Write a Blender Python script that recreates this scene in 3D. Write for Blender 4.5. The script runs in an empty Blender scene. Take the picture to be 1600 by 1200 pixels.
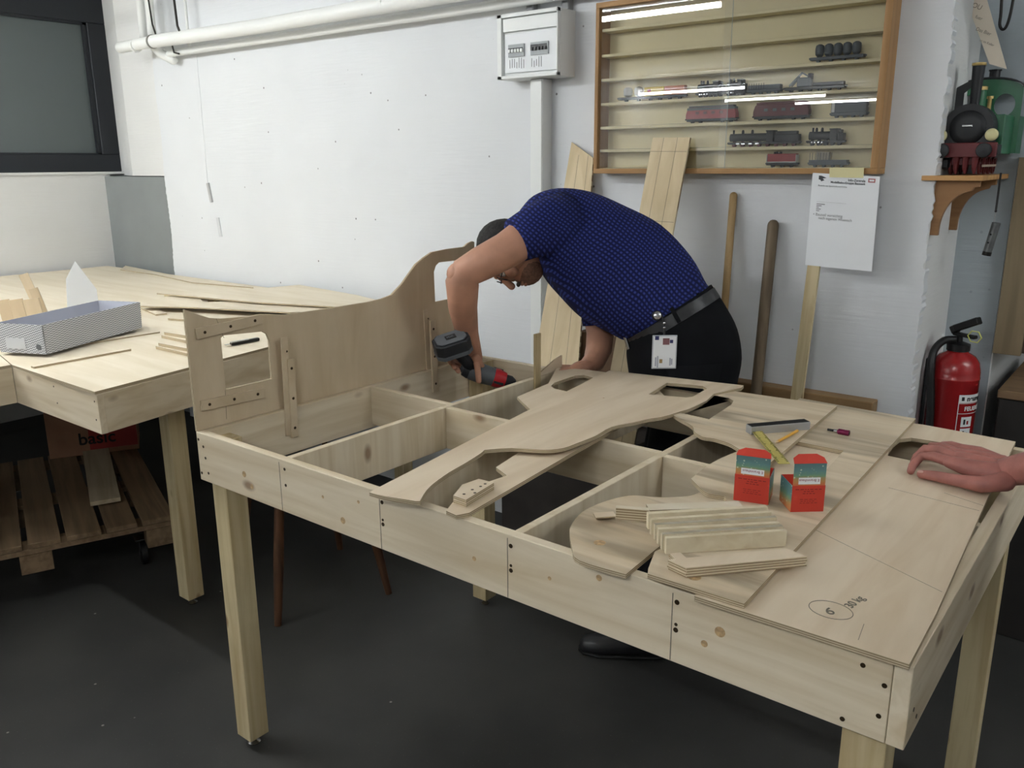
import bpy, bmesh, math, random
from mathutils import Vector, Matrix
random.seed(7)
V = Vector
scene = bpy.context.scene
col = scene.collection

# ------------------------------------------------------------------ camera
C0 = V((1.9475, -1.1360, 1.6117))
RT = V((0.7845, 0.6201, -0.0066)); UP = V((-0.1508, 0.2013, 0.9679)); FW = V((-0.6015, 0.7583, -0.2514))
FW.normalize(); RT = (RT - FW * RT.dot(FW)).normalized(); UP = RT.cross(FW).normalized()
F = 1327.0
cam_data = bpy.data.cameras.new('camera')
cam = bpy.data.objects.new('camera', cam_data); col.objects.link(cam)
cam_data.sensor_width = 36.0; cam_data.lens = F / 1600 * 36
cam_data.clip_start = 0.02; cam_data.clip_end = 60
cam.matrix_world = Matrix(((RT.x, UP.x, -FW.x, C0.x), (RT.y, UP.y, -FW.y, C0.y), (RT.z, UP.z, -FW.z, C0.z), (0, 0, 0, 1)))
scene.camera = cam

# ------------------------------------------------------------------ world, view
world = bpy.data.worlds.new('world'); scene.world = world; world.use_nodes = True
world.node_tree.nodes['Background'].inputs[0].default_value = (0.9, 0.92, 0.95, 1)
world.node_tree.nodes['Background'].inputs[1].default_value = 0.05
vs = scene.view_settings
vs.view_transform = 'Standard'; vs.look = 'None'; vs.gamma = 1; vs.use_curve_mapping = False
vs.exposure = 2.0
LAMP = 30.0

# ------------------------------------------------------------------ measured points -> world
TZ = 0.945                      # table top height
def ray(x, y): return RT * ((x - 800) / F) - UP * ((y - 600) / F) + FW
def onz(x, y, z=TZ): d = ray(x, y); return C0 + d * ((z - C0.z) / d.z)
def ony(x, y, Y): d = ray(x, y); return C0 + d * ((Y - C0.y) / d.y)
def onx(x, y, X): d = ray(x, y); return C0 + d * ((X - C0.x) / d.x)
def at(x, y, d): return C0 + ray(x, y) * d

# ------------------------------------------------------------------ materials
def lin(r, g, b):
    def f(c):
        c /= 255.0
        return c / 12.92 if c <= 0.04045 else ((c + 0.055) / 1.055) ** 2.4
    return (f(r), f(g), f(b), 1)
MATS = {}
def new_mat(name):
    m = bpy.data.materials.new(name); m.use_nodes = True
    nt = m.node_tree; return m, nt, nt.nodes['Principled BSDF']
def plain(name, c, rough=0.6, metal=0.0, noise=0.0, nscale=30, spec=0.4, bump=0.0):
    if name in MATS: return MATS[name]
    m, nt, b = new_mat(name); n = nt.nodes; l = nt.links
    b.inputs['Base Color'].default_value = lin(*c); b.inputs['Roughness'].default_value = rough
    b.inputs['Metallic'].default_value = metal; b.inputs['Specular IOR Level'].default_value = spec
    if noise or bump:
        tc = n.new('ShaderNodeTexCoord'); nz = n.new('ShaderNodeTexNoise')
        nz.inputs['Scale'].default_value = nscale; nz.inputs['Detail'].default_value = 5
        l.new(tc.outputs['Object'], nz.inputs['Vector'])
        if noise:
            cr = n.new('ShaderNodeValToRGB'); k = noise
            cr.color_ramp.elements[0].position = 0.3; cr.color_ramp.elements[1].position = 0.7
            a = lin(*[max(0, v * (1 - k)) for v in c]); z = lin(*[min(255, v * (1 + k)) for v in c])
            cr.color_ramp.elements[0].color = a; cr.color_ramp.elements[1].color = z
            l.new(nz.outputs['Fac'], cr.inputs['Fac']); l.new(cr.outputs['Color'], b.inputs['Base Color'])
        if bump:
            bp = n.new('ShaderNodeBump'); bp.inputs['Strength'].default_value = bump; bp.inputs['Distance'].default_value = 0.01
            l.new(nz.outputs['Fac'], bp.inputs['Height']); l.new(bp.outputs['Normal'], b.inputs['Normal'])
    MATS[name] = m; return m
def wood(name, c1, c2, axis='X', knots=0.0, rough=0.55, fine=40, streak=0.0, kc=(120, 82, 50)):
    """timber: grain stretched along one axis; knots where the tree had branches"""
    if name in MATS: return MATS[name]
    m, nt, b = new_mat(name); n = nt.nodes; l = nt.links
    tc = n.new('ShaderNodeTexCoord'); oi = n.new('ShaderNodeObjectInfo')
    add = n.new('ShaderNodeVectorMath'); add.operation = 'ADD'
    mul = n.new('ShaderNodeMath'); mul.operation = 'MULTIPLY'; mul.inputs[1].default_value = 9.0
    l.new(oi.outputs['Random'], mul.inputs[0]); l.new(tc.outputs['Object'], add.inputs[0]); l.new(mul.outputs[0], add.inputs[1])
    mp = n.new('ShaderNodeMapping')
    s = {'X': (1.2, fine * .45, fine * .45), 'Y': (fine * .45, 1.2, fine * .45), 'Z': (fine * .45, fine * .45, 1.2)}[axis]
    mp.inputs['Scale'].default_value = s
    l.new(add.outputs[0], mp.inputs['Vector'])
    nz = n.new('ShaderNodeTexNoise'); nz.inputs['Scale'].default_value = 1.6; nz.inputs['Detail'].default_value = 6
    nz.inputs['Distortion'].default_value = 0.6
    l.new(mp.outputs['Vector'], nz.inputs['Vector'])
    cr = n.new('ShaderNodeValToRGB')
    cr.color_ramp.elements[0].position = 0.32; cr.color_ramp.elements[1].position = 0.62
    cr.color_ramp.elements[0].color = lin(*c2); cr.color_ramp.elements[1].color = lin(*c1)
    l.new(nz.outputs['Fac'], cr.inputs['Fac']); out = cr.outputs['Color']
    if streak:                                   # broad dark heart-wood figure
        mp3 = n.new('ShaderNodeMapping')
        mp3.inputs['Scale'].default_value = {'X': (1.3, 9, 9), 'Y': (9, 1.3, 9), 'Z': (9, 9, 1.3)}[axis]
        l.new(add.outputs[0], mp3.inputs['Vector'])
        n3 = n.new('ShaderNodeTexNoise'); n3.inputs['Scale'].default_value = 1.0; n3.inputs['Detail'].default_value = 3
        n3.inputs['Distortion'].default_value = 1.2
        l.new(mp3.outputs['Vector'], n3.inputs['Vector'])
        c3 = n.new('ShaderNodeValToRGB'); c3.color_ramp.elements[0].position = 0.5; c3.color_ramp.elements[1].position = 0.66
        c3.color_ramp.elements[0].color = (0, 0, 0, 1); c3.color_ramp.elements[1].color = (streak,) * 3 + (1,)
        l.new(n3.outputs['Fac'], c3.inputs['Fac'])
        mx = n.new('ShaderNodeMixRGB'); mx.inputs[2].default_value = lin(*[v * .72 for v in c2])
        l.new(c3.outputs['Color'], mx.inputs[0]); l.new(out, mx.inputs[1]); out = mx.outputs[0]
    if knots:
        mp2 = n.new('ShaderNodeMapping')
        mp2.inputs['Scale'].default_value = {'X': (3.4, 6.5, 6.5), 'Y': (6.5, 3.4, 6.5), 'Z': (6.5, 6.5, 3.4)}[axis]
        l.new(add.outputs[0], mp2.inputs['Vector'])
        vo = n.new('ShaderNodeTexVoronoi'); vo.inputs['Scale'].default_value = 1.5
        l.new(mp2.outputs['Vector'], vo.inputs['Vector'])
        c4 = n.new('ShaderNodeValToRGB'); c4.color_ramp.elements[0].position = 0.05 * knots + .02; c4.color_ramp.elements[1].position = 0.13 * knots + .03
        c4.color_ramp.elements[0].color = (.75, .75, .75, 1); c4.color_ramp.elements[1].color = (0, 0, 0, 1)
        l.new(vo.outputs['Distance'], c4.inputs['Fac'])
        mx2 = n.new('ShaderNodeMixRGB'); mx2.inputs[2].default_value = lin(*kc)
        l.new(c4.outputs['Color'], mx2.inputs[0]); l.new(out, mx2.inputs[1]); out = mx2.outputs[0]
    l.new(out, b.inputs['Base Color']); b.inputs['Roughness'].default_value = rough
    b.inputs['Specular IOR Level'].default_value = 0.25
    bp = n.new('ShaderNodeBump'); bp.inputs['Strength'].default_value = 0.08; bp.inputs['Distance'].default_value = 0.002
    l.new(nz.outputs['Fac'], bp.inputs['Height']); l.new(bp.outputs['Normal'], b.inputs['Normal'])
    MATS[name] = m; return m
def ply_edge(name, direction, period=0.0036, c1=(205, 190, 160), c2=(142, 122, 94)):
    """cut edge of plywood: alternating veneers across the sheet's thickness"""
    if name in MATS: return MATS[name]
    m, nt, b = new_mat(name); n = nt.nodes; l = nt.links
    tc = n.new('ShaderNodeTexCoord'); dt = n.new('ShaderNodeVectorMath'); dt.operation = 'DOT_PRODUCT'
    dt.inputs[1].default_value = direction
    l.new(tc.outputs['Object'], dt.inputs[0])
    mu = n.new('ShaderNodeMath'); mu.operation = 'MULTIPLY'; mu.inputs[1].default_value = 2 * math.pi / period
    sn = n.new('ShaderNodeMath'); sn.operation = 'SINE'
    l.new(dt.outputs['Value'], mu.inputs[0]); l.new(mu.outputs[0], sn.inputs[0])
    cr = n.new('ShaderNodeValToRGB'); cr.color_ramp.elements[0].position = 0.0; cr.color_ramp.elements[1].position = 0.5
    cr.color_ramp.elements[0].color = lin(*c2); cr.color_ramp.elements[1].color = lin(*c1)
    l.new(sn.outputs[0], cr.inputs['Fac']); l.new(cr.outputs['Color'], b.inputs['Base Color'])
    b.inputs['Roughness'].default_value = 0.7
    MATS[name] = m; return m
def emitter(name, c, s):
    if name in MATS: return MATS[name]
    m, nt, b = new_mat(name)
    b.inputs['Base Color'].default_value = lin(*c); b.inputs['Emission Color'].default_value = lin(*c)
    b.inputs['Emission Strength'].default_value = s; MATS[name] = m; return m

def wall_mat(name, c, pit=1.0):
    m, nt, b = new_mat(name); n = nt.nodes; l = nt.links
    tc = n.new('ShaderNodeTexCoord')
    nz = n.new('ShaderNodeTexNoise'); nz.inputs['Scale'].default_value = 1.3; nz.inputs['Detail'].default_value = 4
    l.new(tc.outputs['Object'], nz.inputs['Vector'])
    cr = n.new('ShaderNodeValToRGB'); cr.color_ramp.elements[0].position = 0.3; cr.color_ramp.elements[1].position = 0.7
    cr.color_ramp.elements[0].color = lin(*[v * .965 for v in c]); cr.color_ramp.elements[1].color = lin(*c)
    l.new(nz.outputs['Fac'], cr.inputs['Fac'])
    vo = n.new('ShaderNodeTexVoronoi'); vo.inputs['Scale'].default_value = 11
    l.new(tc.outputs['Object'], vo.inputs['Vector'])
    # a pit only in some of the cells
    c2 = n.new('ShaderNodeValToRGB'); c2.color_ramp.elements[0].position = 0.04; c2.color_ramp.elements[1].position = 0.065
    c2.color_ramp.elements[0].color = (1, 1, 1, 1); c2.color_ramp.elements[1].color = (0, 0, 0, 1)
    l.new(vo.outputs['Distance'], c2.inputs['Fac'])
    gt = n.new('ShaderNodeMath'); gt.operation = 'GREATER_THAN'; gt.inputs[1].default_value = 0.4
    sp = n.new('ShaderNodeSeparateColor'); l.new(vo.outputs['Color'], sp.inputs[0]); l.new(sp.outputs[0], gt.inputs[0])
    mu = n.new('ShaderNodeMath'); mu.operation = 'MULTIPLY'; l.new(gt.outputs[0], mu.inputs[0]); l.new(c2.outputs['Color'], mu.inputs[1])
    mu2 = n.new('ShaderNodeMath'); mu2.operation = 'MULTIPLY'; mu2.inputs[1].default_value = 0.8 * pit; l.new(mu.outputs[0], mu2.inputs[0])
    mx = n.new('ShaderNodeMixRGB'); mx.inputs[2].default_value = lin(70, 66, 62)
    l.new(mu2.outputs[0], mx.inputs[0]); l.new(cr.outputs['Color'], mx.inputs[1]); l.new(mx.outputs[0], b.inputs['Base Color'])
    # board-marked concrete under the paint
    mp = n.new('ShaderNodeMapping'); mp.inputs['Scale'].default_value = (3, 3, 40); l.new(tc.outputs['Object'], mp.inputs['Vector'])
    n2 = n.new('ShaderNodeTexNoise'); n2.inputs['Scale'].default_value = 2; n2.inputs['Detail'].default_value = 6
    l.new(mp.outputs['Vector'], n2.inputs['Vector'])
    bp = n.new('ShaderNodeBump'); bp.inputs['Strength'].default_value = 0.12; bp.inputs['Distance'].default_value = 0.01
    l.new(n2.outputs['Fac'], bp.inputs['Height']); l.new(bp.outputs['Normal'], b.inputs['Normal'])
    b.inputs['Roughness'].default_value = 0.75; b.inputs['Specular IOR Level'].default_value = 0.2
    MATS[name] = m; return m
WALL = wall_mat('white_wall_paint', (220, 222, 224))
WALL2 = wall_mat('white_wall_paint_smooth', (222, 222, 220), 0.25)
GREYWALL = wall_mat('grey_blue_paint', (168, 176, 180), 0.3)
GREYPANEL = plain('grey_panel_paint', (132, 136, 136), 0.5, noise=.03, nscale=4)

def floor_mat():
    m, nt, b = new_mat('dark_screed'); n = nt.nodes; l = nt.links
    tc = n.new('ShaderNodeTexCoord')
    a = n.new('ShaderNodeTexNoise'); a.inputs['Scale'].default_value = 1.6; a.inputs['Detail'].default_value = 6
    c = n.new('ShaderNodeTexNoise'); c.inputs['Scale'].default_value = 160; c.inputs['Detail'].default_value = 2
    l.new(tc.outputs['Object'], a.inputs['Vector']); l.new(tc.outputs['Object'], c.inputs['Vector'])
    ca = n.new('ShaderNodeValToRGB'); ca.color_ramp.elements[0].position = .35; ca.color_ramp.elements[1].position = .75
    ca.color_ramp.elements[0].color = lin(46, 46, 45); ca.color_ramp.elements[1].color = lin(68, 67, 64)
    cc = n.new('ShaderNodeValToRGB'); cc.color_ramp.elements[0].position = .68; cc.color_ramp.elements[1].position = .8
    cc.color_ramp.elements[0].color = (0, 0, 0, 1); cc.color_ramp.elements[1].color = (.5, .5, .5, 1)
    l.new(a.outputs['Fac'], ca.inputs['Fac']); l.new(c.outputs['Fac'], cc.inputs['Fac'])
    vo = n.new('ShaderNodeTexVoronoi'); vo.inputs['Scale'].default_value = 7; l.new(tc.outputs['Object'], vo.inputs['Vector'])
    cv = n.new('ShaderNodeValToRGB'); cv.color_ramp.elements[0].position = .02; cv.color_ramp.elements[1].position = .035
    cv.color_ramp.elements[0].color = (1, 1, 1, 1); cv.color_ramp.elements[1].color = (0, 0, 0, 1); l.new(vo.outputs['Distance'], cv.inputs['Fac'])
    mx = n.new('ShaderNodeMixRGB'); mx.inputs[2].default_value = lin(112, 110, 104)
    l.new(cc.outputs['Color'], mx.inputs[0]); l.new(ca.outputs['Color'], mx.inputs[1])
    mx2 = n.new('ShaderNodeMixRGB'); mx2.inputs[2].default_value = lin(150, 146, 138)
    l.new(cv.outputs['Color'], mx2.inputs[0]); l.new(mx.outputs[0], mx2.inputs[1]); l.new(mx2.outputs[0], b.inputs['Base Color'])
    b.inputs['Roughness'].default_value = 0.55; b.inputs['Specular IOR Level'].default_value = .3
    return m
FLOOR = floor_mat()
SPR = {a: wood('spruce_board_' + a.lower(), (223, 209, 184), (205, 187, 156), a, knots=1.0) for a in 'XYZ'}
SPRD = {a: wood('spruce_post_' + a.lower(), (206, 190, 152), (176, 154, 114), a, knots=.8) for a in 'XYZ'}
PLY = wood('birch_plywood', (222, 205, 180), (208, 188, 160), 'Y', fine=26)
PLYX = wood('birch_plywood_cross', (220, 209, 188), (210, 197, 172), 'X', fine=26)
PLYP = wood('birch_plywood_panel', (206, 188, 160), (192, 172, 142), 'Z', fine=16)
POP = wood('poplar_plywood', (216, 200, 174), (198, 178, 148), 'X', streak=.75, fine=30)
EDGE = ply_edge('plywood_edge_flat', (0, 0, 1))
EDGEX = ply_edge('plywood_edge_upright', (1, 0, 0))
EDGEB = ply_edge('plywood_edge_block', (0, 0, 1), 0.005)
BLACK = plain('black_plastic', (22, 22, 23), 0.4)
BLACKM = plain('black_matte', (16, 16, 17), 0.7)
STEEL = plain('steel', (190, 190, 190), 0.25, 1.0)
SCREW = plain('screw_hole_dark', (66, 52, 34), 0.4, 0.6)
DARKM = plain('dark_metal', (50, 48, 46), 0.4, 0.8)
SKIN = plain('skin', (182, 134, 110), 0.5, noise=.07, nscale=14, spec=.4, bump=.1)
SKINR = plain('skin_ruddy', (160, 104, 94), 0.5, noise=.09, nscale=30, spec=.4, bump=.2)
HAIR = plain('dark_hair', (26, 23, 21), 0.7, noise=.4, nscale=90, bump=.6)
WHITEP = plain('white_plastic', (226, 228, 226), 0.4)
PAPER = plain('white_paper', (236, 238, 240), 0.8)
OAK = wood('oak_frame', (174, 136, 92), (152, 114, 72), 'X', fine=50)
OAKZ = wood('oak_frame_upright', (170, 132, 90), (148, 112, 72), 'Z', fine=50)
CREAM = plain('cream_veneer', (226, 214, 172), 0.5, noise=.02, nscale=5)

# ------------------------------------------------------------------ object helpers
WL = {}
WR = {}
def wpos(o): return WL.get(o, V((0, 0, 0)))
def place(o, org, R, parent):
    Rp = WR.get(parent, Matrix.Identity(3)) if parent else Matrix.Identity(3)
    o.location = Rp.transposed() @ (V(org) - wpos(parent)) if parent else org
    o.rotation_euler = (Rp.transposed() @ R).to_euler(); WL[o] = V(org); WR[o] = R.copy()
def prop(o, label=None, cat=None, group=None, kind=None):
    if label: o['label'] = label
    if cat: o['category'] = cat
    if group: o['group'] = group
    if kind: o['kind'] = kind
    return o
def thing(name, label, cat, loc, group=None):
    o = bpy.data.objects.new(name, None); o.empty_display_size = .05; col.objects.link(o)
    o.location = loc; WL[o] = V(loc); return prop(o, label, cat, group)
def mesh(name, geo, mat, parent=None, rot=None, bev=0, smooth=False, base=False, auto=None):
    """geo = (verts in world space, faces[, material index per face]); linked as ONE object"""
    vs_, fs = geo[0], geo[1]
    vs_ = [V(v) for v in vs_]
    lo = V([min(v[i] for v in vs_) for i in range(3)]); hi = V([max(v[i] for v in vs_) for i in range(3)])
    org = (lo + hi) / 2
    if base: org.z = lo.z
    R = rot.to_3x3() if rot is not None else Matrix.Identity(3)
    Ri = R.transposed()
    me = bpy.data.meshes.new(name)
    me.from_pydata([Ri @ (v - org) for v in vs_], [], fs)
    ms = mat if isinstance(mat, (list, tuple)) else [mat]
    for m in ms: me.materials.append(m)
    if len(geo) > 2 and geo[2]:
        for p, i in zip(me.polygons, geo[2]): p.material_index = i
    me.update()
    bm = bmesh.new(); bm.from_mesh(me); bmesh.ops.recalc_face_normals(bm, faces=bm.faces)
    if bev:
        es = [e for e in bm.edges if len(e.link_faces) == 2 and e.calc_face_angle(0) > .6]
        bmesh.ops.bevel(bm, geom=es, offset=bev, segments=1, affect='EDGES', clamp_overlap=True)
    bm.to_mesh(me); bm.free()
    if smooth:
        for p in me.polygons: p.use_smooth = True
        if auto is not None: me.set_sharp_from_angle(angle=math.radians(auto))
    o = bpy.data.objects.new(name, me); col.objects.link(o)
    if parent: o.parent = parent
    place(o, org, R, parent); return o
def copy_tree(root, delta, rotz=0.0, label=None, name=None):
    r = root.copy(); col.objects.link(r); r.location = root.location + V(delta); r.rotation_euler[2] += rotz
    WL[r] = r.location.copy()
    if label: r['label'] = label
    def rec(a, b):
        for ch in list(a.children):
            if ch == b: continue
            c = ch.copy(); col.objects.link(c); c.parent = b; rec(ch, c)
    rec(root, r); return r
def join(*gs):
    vs_, fs, mi = [], [], []
    for g in gs:
        k = len(vs_); vs_ += [V(v) for v in g[0]]; fs += [tuple(i + k for i in f) for f in g[1]]
        mi += list(g[2]) if len(g) > 2 and g[2] else [0] * len(g[1])
    return vs_, fs, mi
def setmi(g, i): return g[0], g[1], [i] * len(g[1])
BF = [(0, 3, 2, 1), (4, 5, 6, 7), (0, 1, 5, 4), (1, 2, 6, 5), (2, 3, 7, 6), (3, 0, 4, 7)]
def box(x0, x1, y0, y1, z0, z1):
    return [V(p) for p in ((x0, y0, z0), (x1, y0, z0), (x1, y1, z0), (x0, y1, z0), (x0, y0, z1), (x1, y0, z1), (x1, y1, z1), (x0, y1, z1))], list(BF)
def obox(c, R, hx, hy, hz):
    c = V(c); return [c + R @ V((sx * hx, sy * hy, sz * hz)) for sx, sy, sz in ((-1, -1, -1), (1, -1, -1), (1, 1, -1), (-1, 1, -1), (-1, -1, 1), (1, -1, 1), (1, 1, 1), (-1, 1, 1))], list(BF)
def frame_of(x, up=(0, 0, 1)):
    """rotation matrix whose X column is x, Z column near up"""
    x = V(x).normalized(); y = V(up).cross(x).normalized(); z = x.cross(y)
    return Matrix((x, y, z)).transposed()
def beam(p0, p1, w, h, up=(0, 0, 1)):
    p0, p1 = V(p0), V(p1); R = frame_of(p1 - p0, up)
    return obox((p0 + p1) / 2, R, (p1 - p0).length / 2, w / 2, h / 2), R
def prism(poly, t):
    """polygon of world points extruded by vector t; caps index 0, sides 1"""
    poly = [V(p) for p in poly]; t = V(t); n = len(poly)
    vs_ = poly + [p + t for p in poly]
    fs = [tuple(range(n)), tuple(range(2 * n - 1, n - 1, -1))] + [(i, (i + 1) % n, n + (i + 1) % n, n + i) for i in range(n)]
    return vs_, fs, [0, 0] + [1] * n
def smooth_poly(pts, closed=True, k=4, corners=()):
    """Catmull-Rom through pts; indices in corners stay sharp"""
    n = len(pts); out = []
    for i in range(n if closed else n - 1):
        a, b = pts[i], pts[(i + 1) % n]
        p = pts[(i - 1) % n] if i not in corners and (closed or i > 0) else a
        q = pts[(i + 2) % n] if (i + 1) % n not in corners and (closed or i < n - 2) else b
        for j in range(k):
            t = j / k
            out.append(tuple(0.5 * ((2 * b_ - 0) * 0 + 2 * a_ + (b_ - p_) * t + (2 * p_ - 5 * a_ + 4 * b_ - q_) * t * t + (3 * a_ - p_ - 3 * b_ + q_) * t ** 3)
                             for a_, b_, p_, q_ in zip(a, b, p, q)))
            if i in corners and (i + 1) % n in corners: break
    if not closed: out.append(tuple(pts[-1]))
    return out
def plate(outer, holes, R, t):
    """flat plate with holes: world points lying in the plane of R's X and Y columns, thickness t downwards (-Z of R)"""
    org = V(outer[0]); Ri = R.transposed()
    cu = bpy.data.curves.new('tmp', 'CURVE'); cu.dimensions = '2D'; cu.fill_mode = 'BOTH'; cu.extrude = t / 2
    for pts in [outer] + holes:
        s = cu.splines.new('POLY'); s.points.add(len(pts) - 1); s.use_cyclic_u = True
        for i, p in enumerate(pts):
            q = Ri @ (V(p) - org); s.points[i].co = (q.x, q.y, 0, 1)
    o = bpy.data.objects.new('tmp', cu); col.objects.link(o)
    me = bpy.data.meshes.new_from_object(o, depsgraph=bpy.context.evaluated_depsgraph_get())
    bpy.data.objects.remove(o); bpy.data.curves.remove(cu)
    vs_ = [org + R @ (v.co - V((0, 0, t / 2))) for v in me.vertices]
    fs = [tuple(p.vertices) for p in me.polygons]; mi = [0 if abs(p.normal.z) > .5 else 1 for p in me.polygons]
    bpy.data.meshes.remove(me)
    return vs_, fs, mi
def rings(rs, cap=True):
    """loft through equal-sized rings of points"""
    n = len(rs[0]); vs_ = [V(p) for r in rs for p in r]; fs = []
    for k in range(len(rs) - 1):
        for i in range(n):
            a = k * n + i; b = k * n + (i + 1) % n; fs.append((a, b, b + n, a + n))
    if cap: fs.append(tuple(range(n - 1, -1, -1))); fs.append(tuple((len(rs) - 1) * n + i for i in range(n)))
    return vs_, fs
def tube(pts, r, n=12, cap=True, dome=False):
    pts = [V(p) for p in pts]; rr = [r] * len(pts) if isinstance(r, (int, float)) else list(r)
    if dome:                                   # rounded ends
        a = (pts[0] - pts[1]).normalized(); b = (pts[-1] - pts[-2]).normalized()
        p0, p1, r0, r1 = pts[0], pts[-1], rr[0], rr[-1]
        pts = [p0 + a * r0 * s for s in (.95, .8, .45)] + pts + [p1 + b * r1 * s for s in (.45, .8, .95)]
        rr = [r0 * s for s in (.3, .6, .89)] + rr + [r1 * s for s in (.89, .6, .3)]
    rs = []; prev = None
    for i, p in enumerate(pts):
        d = (pts[min(i + 1, len(pts) - 1)] - pts[max(i - 1, 0)])
        d = d.normalized() if d.length > 1e-9 else V((0, 0, 1))
        if prev is None:
            u = d.cross(V((0, 0, 1)) if abs(d.z) < .9 else V((1, 0, 0))).normalized()
        else: u = (prev - d * prev.dot(d)).normalized()
        prev = u; v = d.cross(u)
        rs.append([p + (u * math.cos(2 * math.pi * k / n) + v * math.sin(2 * math.pi * k / n)) * rr[i] for k in range(n)])
    return rings(rs, cap)
def cyl(p0, p1, r, n=20): return tube([p0, p1], r, n)
def lathe(c, prof, n=24, axis=(0, 0, 1)):
    """profile of (radius, height) along axis from c"""
    c = V(c); a = V(axis).normalized(); u = a.cross(V((0, 0, 1)) if abs(a.z) < .9 else V((1, 0, 0))).normalized(); v = a.cross(u)
    return rings([[c + a * h + (u * math.cos(2 * math.pi * k / n) + v * math.sin(2 * math.pi * k / n)) * max(r, 1e-4) for k in range(n)] for r, h in prof])
def ball(c, rx, ry=None, rz=None, R=None, n=16, m=10):
    ry = ry or rx; rz = rz or rx; R = R or Matrix.Identity(3); c = V(c)
    return rings([[c + R @ V((rx * math.sin(t) * math.cos(2 * math.pi * k / n), ry * math.sin(t) * math.sin(2 * math.pi * k / n), rz * math.cos(t))) for k in range(n)]
                  for t in [math.pi * (j + .15) / (m + .3) for j in range(m + 1)]])
def oval(c, u, v, n=24, p=2.4):
    c, u, v = V(c), V(u), V(v); out = []
    for k in range(n):
        t = 2 * math.pi * k / n; cs, sn = math.cos(t), math.sin(t)
        out.append(c + u * math.copysign(abs(cs) ** (2 / p), cs) + v * math.copysign(abs(sn) ** (2 / p), sn))
    return out
def blob(name, geos, mat, parent=None, voxel=.006, smooth=3, shrink=0):
    """union of overlapping closed shapes grown into one continuous surface"""
    g = join(*[(a[0], a[1]) for a in geos])
    o = mesh('tmp_shape', g, mat, None)
    m = o.modifiers.new('r', 'REMESH'); m.mode = 'VOXEL'; m.voxel_size = voxel; m.use_smooth_shade = True
    s = o.modifiers.new('s', 'SMOOTH'); s.iterations = smooth; s.factor = .5
    bpy.context.view_layer.update()
    me = bpy.data.meshes.new_from_object(o, depsgraph=bpy.context.evaluated_depsgraph_get())
    me.name = name; org = WL[o]; old = o.data
    bpy.data.objects.remove(o); bpy.data.meshes.remove(old)
    for p in me.polygons: p.use_smooth = True
    if not me.materials: me.materials.append(mat)
    o = bpy.data.objects.new(name, me); col.objects.link(o)
    if parent: o.parent = parent
    place(o, org, Matrix.Identity(3), parent); return o
def text(name, s, org, right, up, size, mat, parent=None, ext=.0004, align='LEFT', bold=0.0, cylc=None):
    """flat lettering laid on a surface; cylc=(axis x, axis y, radius) bends it round an upright cylinder"""
    cu = bpy.data.curves.new('tmp', 'FONT'); cu.body = s; cu.size = size; cu.extrude = ext; cu.align_x = align; cu.offset = bold
    o = bpy.data.objects.new('tmp', cu); col.objects.link(o)
    me = bpy.data.meshes.new_from_object(o, depsgraph=bpy.context.evaluated_depsgraph_get())
    bpy.data.objects.remove(o); bpy.data.curves.remove(cu)
    r = V(right).normalized(); u = V(up).normalized(); nn = r.cross(u); vs_ = []
    for v in me.vertices:
        p = V(org) + r * v.co.x + u * v.co.y + nn * (v.co.z + ext)
        vs_.append(p)
    fs = [tuple(p.vertices) for p in me.polygons]; bpy.data.meshes.remove(me)
    if not fs: return None
    if cylc:
        cx, cy, rad = cylc; a0 = math.atan2(org[1] - cy, org[0] - cx); out = []
        for p in vs_:
            dx = (p - V(org)).dot(r); dn = (p - V(org)).dot(nn)
            a = a0 + dx / rad; out.append(V((cx + (rad + dn) * math.cos(a), cy + (rad + dn) * math.sin(a), p.z)))
        vs_ = out
    return mesh(name, (vs_, fs), mat, parent)
def struct(name, geo, mat, **k): return prop(mesh(name, geo, mat, **k), kind='structure')
LVL = Matrix.Identity(3)
# ================================================================== the room
XR, XL = 1.300, -3.100          # ends of the painted back wall
CZ = 2.75
def ragged(x0, x1, y, z0, z1, left, right, n=240):
    """wall face whose paint stops in a ragged line at its upright edges"""
    rnd = random.Random(3)
    L = [(x0 + (rnd.uniform(-.004, .003) + .006 * math.sin(i * .13) if left else 0), y, z0 + (z1 - z0) * i / n) for i in range(n + 1)]
    Rr = [(x1 + (rnd.uniform(-.003, .007) + .002 * math.sin(i * .2) if right else 0), y, z0 + (z1 - z0) * i / n) for i in range(n + 1)]
    return [V(p) for p in L] + [V(p) for p in reversed(Rr)]
struct('floor', box(-4.6, 4.2, -11.2, 4.0, -.1, 0), FLOOR)
struct('ceiling', box(-4.6, 4.2, -11.2, 4.0, CZ, CZ + .1), WALL2)
struct('wall_back', prism(ragged(XL, XR, 1.78, 0, CZ, True, True), (0, .05, 0)), [WALL, WALL])
struct('wall_back_core', box(XL + .02, XR - .004, 1.8, 2.2, 0, CZ), WALL2)
# left end: pillar face over the grey panel, slanted reveal, recessed window wall
struct('wall_left', box(-4.35, -3.935, -11.2, 1.86, 0, 1.56), WALL2)
struct('trim_1', box(-4.2, -3.925, -11.2, 2.05, 1.56, 1.575), WALL2)
struct('wall_left_pillar', prism([(-3.56, 1.82, 1.55), (XL + .03, 1.82, 1.55), (XL + .03, 2.2, 1.55), (-4.25, 2.2, 1.55), (-4.06, 2.01, 1.55)], (0, 0, CZ - 1.55)), [WALL2, WALL2])
struct('wall_left_panel', box(-3.94, XL + .03, 1.82, 2.2, 0, 1.545), GREYPANEL, bev=.003)
struct('wall_left_upper', box(-4.35, -4.16, -11.2, 2.3, 1.56, CZ), WALL2)
struct('wall_front', box(-4.6, 4.2, -11.2, -11.1, 0, CZ), WALL2)
struct('wall_right', box(4.1, 4.2, -11.2, 4.0, 0, CZ), WALL2)
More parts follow.
